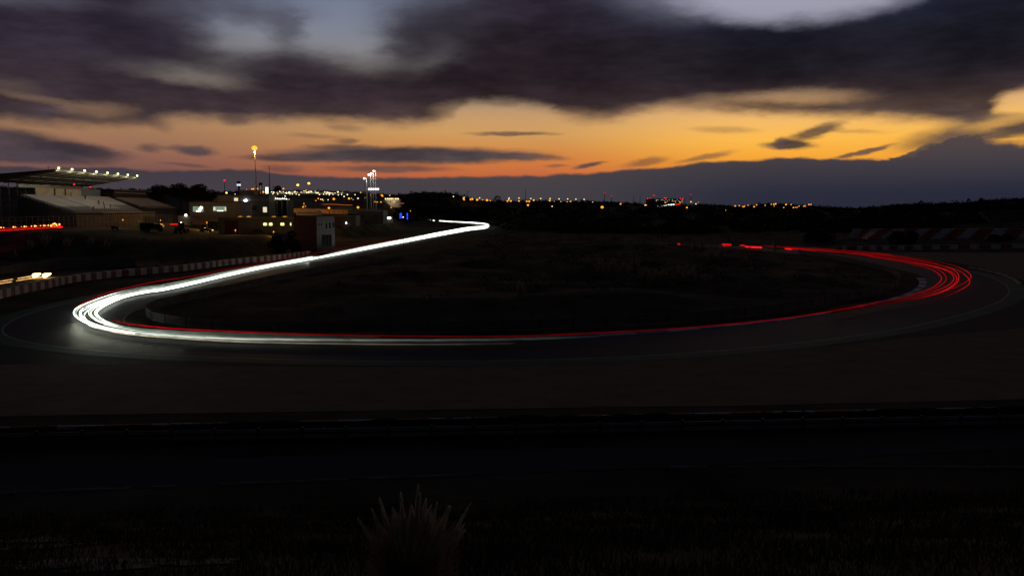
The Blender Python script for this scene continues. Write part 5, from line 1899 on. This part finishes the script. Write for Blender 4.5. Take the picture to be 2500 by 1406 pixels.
tree("rounded dark tree against the sky left of the big knoll trees", 385, 449, 470, 70, 1)
tree("broad dark tree, left half of the big knoll against the sky", 440, 446, 470, 80, 2)
tree("broad dark tree, right half of the big knoll against the sky", 487, 448, 470, 80, 3)
tree("low dark tree sloping away at the right end of the knoll", 515, 462, 470, 50, 14, low=True)
tree("dark tree just behind the right end of the grandstand", 243, 457, 400, 40, 4)
tree("low dark tree behind the second grandstand", 322, 458, 480, 45, 5)
tree("lone rounded tree on the skyline right of the first orange lamps", 1214, 477, 900, 36, 6)
tree("dark rounded tree on the skyline left of the taller orange street lamps", 678, 452, 900, 30, 7, n=1500)
tree("dark bushy tree in front of the striped terrace", 2190, 562, 312, 60, 8, low=True)
tree("second dark bushy tree in front of the striped terrace, further right", 2228, 563, 315, 50, 9, low=True)
tree("low dark tree left of the striped terrace", 2000, 566, 330, 90, 10, low=True)
tree("dark shrubby tree at the right edge before the terrace", 2440, 577, 322, 60, 11, low=True)
tree("dark shrubby tree by the red side wall of the corner house", 712, 562, 268, 46, 12, low=True)
tree("dark shrubby tree at the foot of the workshop", 676, 574, 268, 60, 13, low=True)


def scatter_clumps(name, label, pts, n_leaf, m, seed, cat=None):
    rg = np.random.default_rng(seed)
    V = []
    for (x, y, z, rx_, rz_, sz) in pts:
        d = rg.normal(size=(n_leaf, 3))
        d /= np.linalg.norm(d, axis=1)[:, None]
        d[:, 2] = np.abs(d[:, 2])
        rad = rg.uniform(.35, 1.05, n_leaf)[:, None]
        c = np.array([x, y, z]) + d * rad * np.array([rx_, rx_, rz_])
        a = rg.normal(size=(n_leaf, 3))
        a /= np.linalg.norm(a, axis=1)[:, None]
        b = rg.normal(size=(n_leaf, 3))
        b /= np.linalg.norm(b, axis=1)[:, None]
        s = sz * rg.uniform(.6, 1.4, n_leaf)[:, None]
        V.append(np.stack([c - a * s, c + a * s, c + b * s * 1.1], 1).reshape(-1, 3))
    v = np.concatenate(V)
    f = np.arange(len(v)).reshape(-1, 3)
    o = link(name, np_mesh(name, v, f, m))
    o["kind"] = "stuff"
    o["label"] = label
    return o


# far woodland on the hill crests
rg = np.random.default_rng(11)
pts = []
for k in range(2600):
    px = rg.uniform(-250, 2800)
    tx = (px - 1250) / F
    R = np.interp(px, RD_X, RD_R)
    fr_ = rg.uniform(.90, 1.0) ** 1
    if 960 < px < 1180:
        fr_ = rg.uniform(.86, 1.0)
    r = R * fr_
    Yv = r / math.sqrt(1 + tx * tx)
    Xv = tx * Yv
    s = r / F * rg.uniform(3.0, 7.5)
    if 500 < px < 960:
        s *= .65
        if rg.uniform() < .5:
            continue
    if 1560 < px < 1700 and fr_ < .985:
        continue
    pts.append((Xv, Yv, H(Xv, Yv) - s * .3, s * 1.2, s * rg.uniform(.9, 1.6), s * .28))
for k in range(1500):
    px = rg.uniform(960, 2750)
    tx = (px - 1250) / F
    R = np.interp(px, RD_X, RD_R)
    S0 = np.interp(px, RD_X, ST_R)
    r = S0 * .92 + (R * .9 - S0 * .92) * rg.uniform() ** 1.3
    Yv = r / math.sqrt(1 + tx * tx)
    if px > 2300 and Yv < 520:
        continue
    s = rg.uniform(3, 6.5)
    pts.append((tx * Yv, Yv, H(tx * Yv, Yv) - 1, s * 1.6, s * .9, s * .32))
scatter_clumps("woodland", "dark distant woodland covering the hill crests", pts, 42, leaf_dark, 12)
# mid-distance scrub
pts = []
for k in range(900):
    Yv = 130 + 720 * rg.uniform() ** 1.6
    px = rg.uniform(1180, 2600)
    Xv = (px - 1250) / F * Yv
    if dist_track(np.array([Xv]), np.array([Yv]))[0] < 16:
        continue
    if Xv > 90 and Yv < 372:
        continue
    s = rg.uniform(.5, 1.5) * (1 + Yv / 500)
    pts.append((Xv, Yv, H(Xv, Yv) - .2, s * 1.5, s, s * .13))
for k in range(420):           # infield shrubs close to the ring
    Xv = rg.uniform(-46, 74)
    Yv = rg.uniform(96, 330)
    if not inside(np.array([Xv]), np.array([Yv]))[0] or dist_track(np.array([Xv]), np.array([Yv]))[0] < 15:
        continue
    s = rg.uniform(.3, .95)
    pts.append((Xv, Yv, H(Xv, Yv) - .1, s * 1.4, s, s * .14))
for k in range(260):           # left embankment
    Xv = rg.uniform(-175, -74)
    Yv = rg.uniform(196, 250)
    s = rg.uniform(.4, 1.2)
    pts.append((Xv, Yv, H(Xv, Yv) - .1, s * 1.4, s, s * .14))
scatter_clumps("scrub", "low dark scrub on the rough ground inside and beyond the circuit", pts, 46, scrub_m, 13)
# dark growth along the crest of the near bank
pts = []
for k in range(620):
    Xv = rg.uniform(-36, 38)
    s = rg.uniform(.06, .17)
    if math.sin(Xv * .9) + math.sin(Xv * .37 + 2) < -.2 and rg.uniform() < .8:
        continue
    pts.append((Xv, 50.7 + .085 * Xv + rg.uniform(-.5, .4), .76, s * 2.2, s * 1.3, .05))
scatter_clumps("bank_weeds", "dark weeds along the crest of the low bank", pts, 40, scrub_m, 14)

# grass on the near slope
def grass():
    rg = np.random.default_rng(5)
    n = 60000
    Y = 9 + 31 * rg.uniform(size=n) ** .8
    X = rg.uniform(-.66, .66, n) * Y
    keep = (vnoise(X, Y, 1.4, 2) + rg.normal(size=n) * .4) > -.25
    keep &= (Y - .085 * X) < 39.0
    X, Y = X[keep], Y[keep]
    n = len(X)
    Z = Harr(X, Y)
    h = rg.uniform(.08, .3, n) * (1 + .5 * (vnoise(X, Y, 3.0, 4) > .3))
    lean = rg.normal(size=(n, 2)) * .35
    wd = .012 + Y * .0005
    an = rg.uniform(0, 6.28, n)
    dx, dy = np.cos(an) * wd, np.sin(an) * wd
    v = np.stack([np.column_stack([X - dx, Y - dy, Z - .02]), np.column_stack([X + dx, Y + dy, Z - .02]), np.column_stack([X + lean[:, 0] * h, Y + lean[:, 1] * h, Z + h])], 1).reshape(-1, 3)
    f = np.arange(3 * n).reshape(-1, 3)
    o = link("grass", np_mesh("grass", v, f, mat("dry_grass", (.055, .052, .026), .95, .55, .9, spec=.05, col2=(.105, .085, .050))))
    o["kind"] = "stuff"
    o["label"] = "short dry grass on the slope in the foreground"


grass()
# bare sandy patches low at the left
t = MB()
rg_ = random.Random(4)
for (x, y, rx_, ry_) in ((120, 1335, 1.9, .9), (190, 1378, 1.7, .8), (60, 1322, 1.2, .6), (260, 1392, .9, .5), (470, 1376, 1.2, .5)):
    p, h = march(x, y)
    n = 28
    ring_ = []
    for k in range(n):
        an = 2 * math.pi * k / n
        q = 1 + .28 * math.sin(an * 3 + x) + .16 * math.sin(an * 7 + y)
        X_, Y_ = p.x + rx_ * q * math.cos(an), p.y + ry_ * q * math.sin(an)
        ring_.append((X_, Y_, H(X_, Y_) + .035))
    t._add([(p.x, p.y, H(p.x, p.y) + .05)] + ring_, [(0, 1 + k, 1 + (k + 1) % n) for k in range(n)])
o = t.build("bare_soil", mat("sandy_soil", (.16, .13, .11), .95, .5, 1.2, .4, 12))
struct("s", o)


# pampas grass
def pampas(label, loc, hgt, width, nblade, nplume, seed, group=None, detail=1.0, lean=0.12, thick=1.0):
    rg = np.random.default_rng(seed)
    t = thing("pampas_plant", label, "pampas grass", loc, group=group)
    V = []
    for k in range(nblade):
        an = rg.uniform(0, 6.28)
        sp = rg.uniform(0, 1) ** .7 * width / 2
        L_ = hgt * rg.uniform(.45, .88)
        bx_, by_ = .12 * width * math.cos(an) * rg.uniform(), .12 * width * math.sin(an) * rg.uniform()
        tx_, ty_ = sp * math.cos(an) + lean * L_ * .3, sp * math.sin(an)
        seg = 4
        prev = None
        w0 = .0065 * hgt * thick
        pa = an + 1.57
        for s in range(seg + 1):
            u = s / seg
            c = np.array([bx_ + tx_ * u ** 1.6, by_ + ty_ * u ** 1.6, L_ * (u - .22 * u ** 3 * (sp / width * 2))])
            ww = w0 * (1 - u) + .0015 * hgt
            a_ = c + np.array([math.cos(pa), math.sin(pa), 0]) * ww
            b_ = c - np.array([math.cos(pa), math.sin(pa), 0]) * ww
            if prev is not None:
                V += [prev[0], prev[1], b_, prev[0], b_, a_]
            prev = (a_, b_)
    v = np.array(V)
    link("leaf_clump", np_mesh("leaf_clump", v, np.arange(len(v)).reshape(-1, 3), blade_m), t)
    for k in range(nplume):
        V = []
        u0 = (k + .5) / nplume * 2 - 1
        an = rg.uniform(-.5, .5) + (0 if u0 > 0 else math.pi)
        sp = abs(u0) ** 1.0 * width * .56 * rg.uniform(.6, 1.1)
        L_ = hgt * (rg.uniform(.74, 1.02) - .16 * abs(u0) ** 1.4 * (1 if u0 > 0 else 1.2))
        tip = np.array([sp * math.cos(an) + lean * L_ * .5, sp * math.sin(an), L_])
        base = np.array([tip[0] * .12, tip[1] * .12, 0])
        mid = (tip + base) / 2 + np.array([-tip[0] * .12, 0, 0])
        def bz(u):
            return base * (1 - u) ** 2 + mid * 2 * u * (1 - u) + tip * u * u
        r0 = .0028 * hgt * detail
        for s in range(6):
            p, q = bz(s / 6 * .95), bz((s + 1) / 6 * .95)
            V += [p + [r0, 0, 0], p - [r0, 0, 0], q + [r0, 0, 0], q + [r0, 0, 0], p - [r0, 0, 0], q - [r0, 0, 0]]
            V += [p + [0, r0, 0], p - [0, r0, 0], q + [0, r0, 0], q + [0, r0, 0], p - [0, r0, 0], q - [0, r0, 0]]
        pl_l = rg.uniform(.20, .32)
        nh = int(420 * detail)
        for s in range(nh):
            u = 1 - pl_l * rg.uniform()
            c = bz(u)
            d_ = bz(min(u + .02, 1)) - c
            d_ = d_ / (np.linalg.norm(d_) + 1e-9)
            env = math.sin(math.pi * min(1, max(0.02, (1 - u) / pl_l * .92 + .06))) ** .7
            sd = rg.normal(size=3)
            sd -= d_ * (sd @ d_)
            sd /= np.linalg.norm(sd) + 1e-9
            Lh = .060 * hgt * rg.uniform(.6, 1.2)
            e = c + d_ * Lh + sd * (.017 * hgt * (1 + (thick - 1) * .3) * env * rg.uniform(.3, 1.2))
            w_ = np.cross(d_, sd) * .0065 * hgt * thick
            V += [c - w_, c + w_, e]
        v = np.array(V)
        link("plume", np_mesh("plume", v, np.arange(len(v)).reshape(-1, 3), plume_m), t)
    return t


px_, dist_ = 1000, 11.6
q = PD(px_, 1195, dist_)
g = H(q.x, dist_)
pampas("large clump of pampas grass with pale plumes in the near foreground", (q.x, dist_, g), q.z - g, 1.25, 2600, 28, 21, None, 1.0, .10, 1.25)

proto = pampas("small pale pampas clump at the back of the infield", (0, 0, 0), 2.2, 1.7, 160, 12, 33, None, .6, .08, 4.0)
spots = [(1465, 676, 1.5), (1495, 676, 1.6), (1522, 678, 1.5), (1552, 672, 1.7), (1575, 690, 1.3), (1600, 696, 1.2), (1660, 688, 1.3), (1690, 692, 1.2), (1735, 640, 1.6), (1760, 636, 1.6), (1725, 700, 1.0), (1270, 730, 1.2), (1035, 745, .7), (1330, 688, .8), (1620, 690, 1.0), (1820, 650, 1.2)]
lbs = ["pale pampas clump in the tall row behind the infield shrubs"]
for i, (x, y, s) in enumerate(spots):
    p, h = march(x, y, 0, start=95)
    near_row = x < 1700 and y > 660 and x > 1440
    lb = "pale pampas clump in the tall infield row" if near_row else "pale pampas clump apart in the dark infield"
    grp = "pampas clumps in the infield row" if near_row else "scattered pampas clumps in the infield"
    if i == 0:
        o = proto
        o.location = (p.x, p.y, h)
        o.scale = (s, s, s)
        o["label"] = lb
    else:
        o = dup(proto, (p.x, p.y, h), random.uniform(0, 6), s, lb)
    o["group"] = grp
for (x, y, s) in [(75, 618, 1.6), (112, 612, 1.8), (165, 618, 1.7), (222, 604, 1.4), (262, 612, 1.5), (38, 634, 1.1)]:
    p, h = march(x, y, 0, start=150)
    o = dup(proto, (p.x, p.y, h), random.uniform(0, 6), s, "dim pampas clump on the left embankment")
    o["group"] = "pampas clumps on the left embankment"

ORD = "leftmost second third fourth fifth sixth seventh eighth ninth tenth eleventh twelfth thirteenth fourteenth fifteenth sixteenth seventeenth eighteenth nineteenth twentieth twenty-first twenty-second twenty-third twenty-fourth twenty-fifth".split()


def rank_labels():
    """give every small lamp its own label: its zone and its place in the row"""
    groups_ = {}
    for o in C.objects:
        if o.parent is None and o.get("category") in ("street lamp", "pampas grass", "floodlight") and o.get("group"):
            groups_.setdefault((o["group"], o["label"]), []).append(o)
    for (g_, lb), ls in groups_.items():
        ls.sort(key=lambda o: o.location.x / o.location.y)
        zones = [ls]
        names = [""]
        if len(ls) > 24:
            bounds = [640, 700, 765, 795, 830]
            znames = [" left of the white sign column", " above the pit building", " over the left warehouse", " over the bright shop hall", " over the right warehouse", " near the white masts"]
            zones = [[] for _ in znames]
            for o in ls:
                x = 1250 + F * o.location.x / o.location.y
                zones[sum(x > b_ for b_ in bounds)].append(o)
            names = znames
        for z_, nm in zip(zones, names):
            for k, o in enumerate(z_):
                base = lb.replace(" among the many lights of the town on the hill", " of the town" + nm)
                o["label"] = base + (", leftmost of its row" if k == 0 else ", " + ORD[k] + " from the left")


rank_labels()
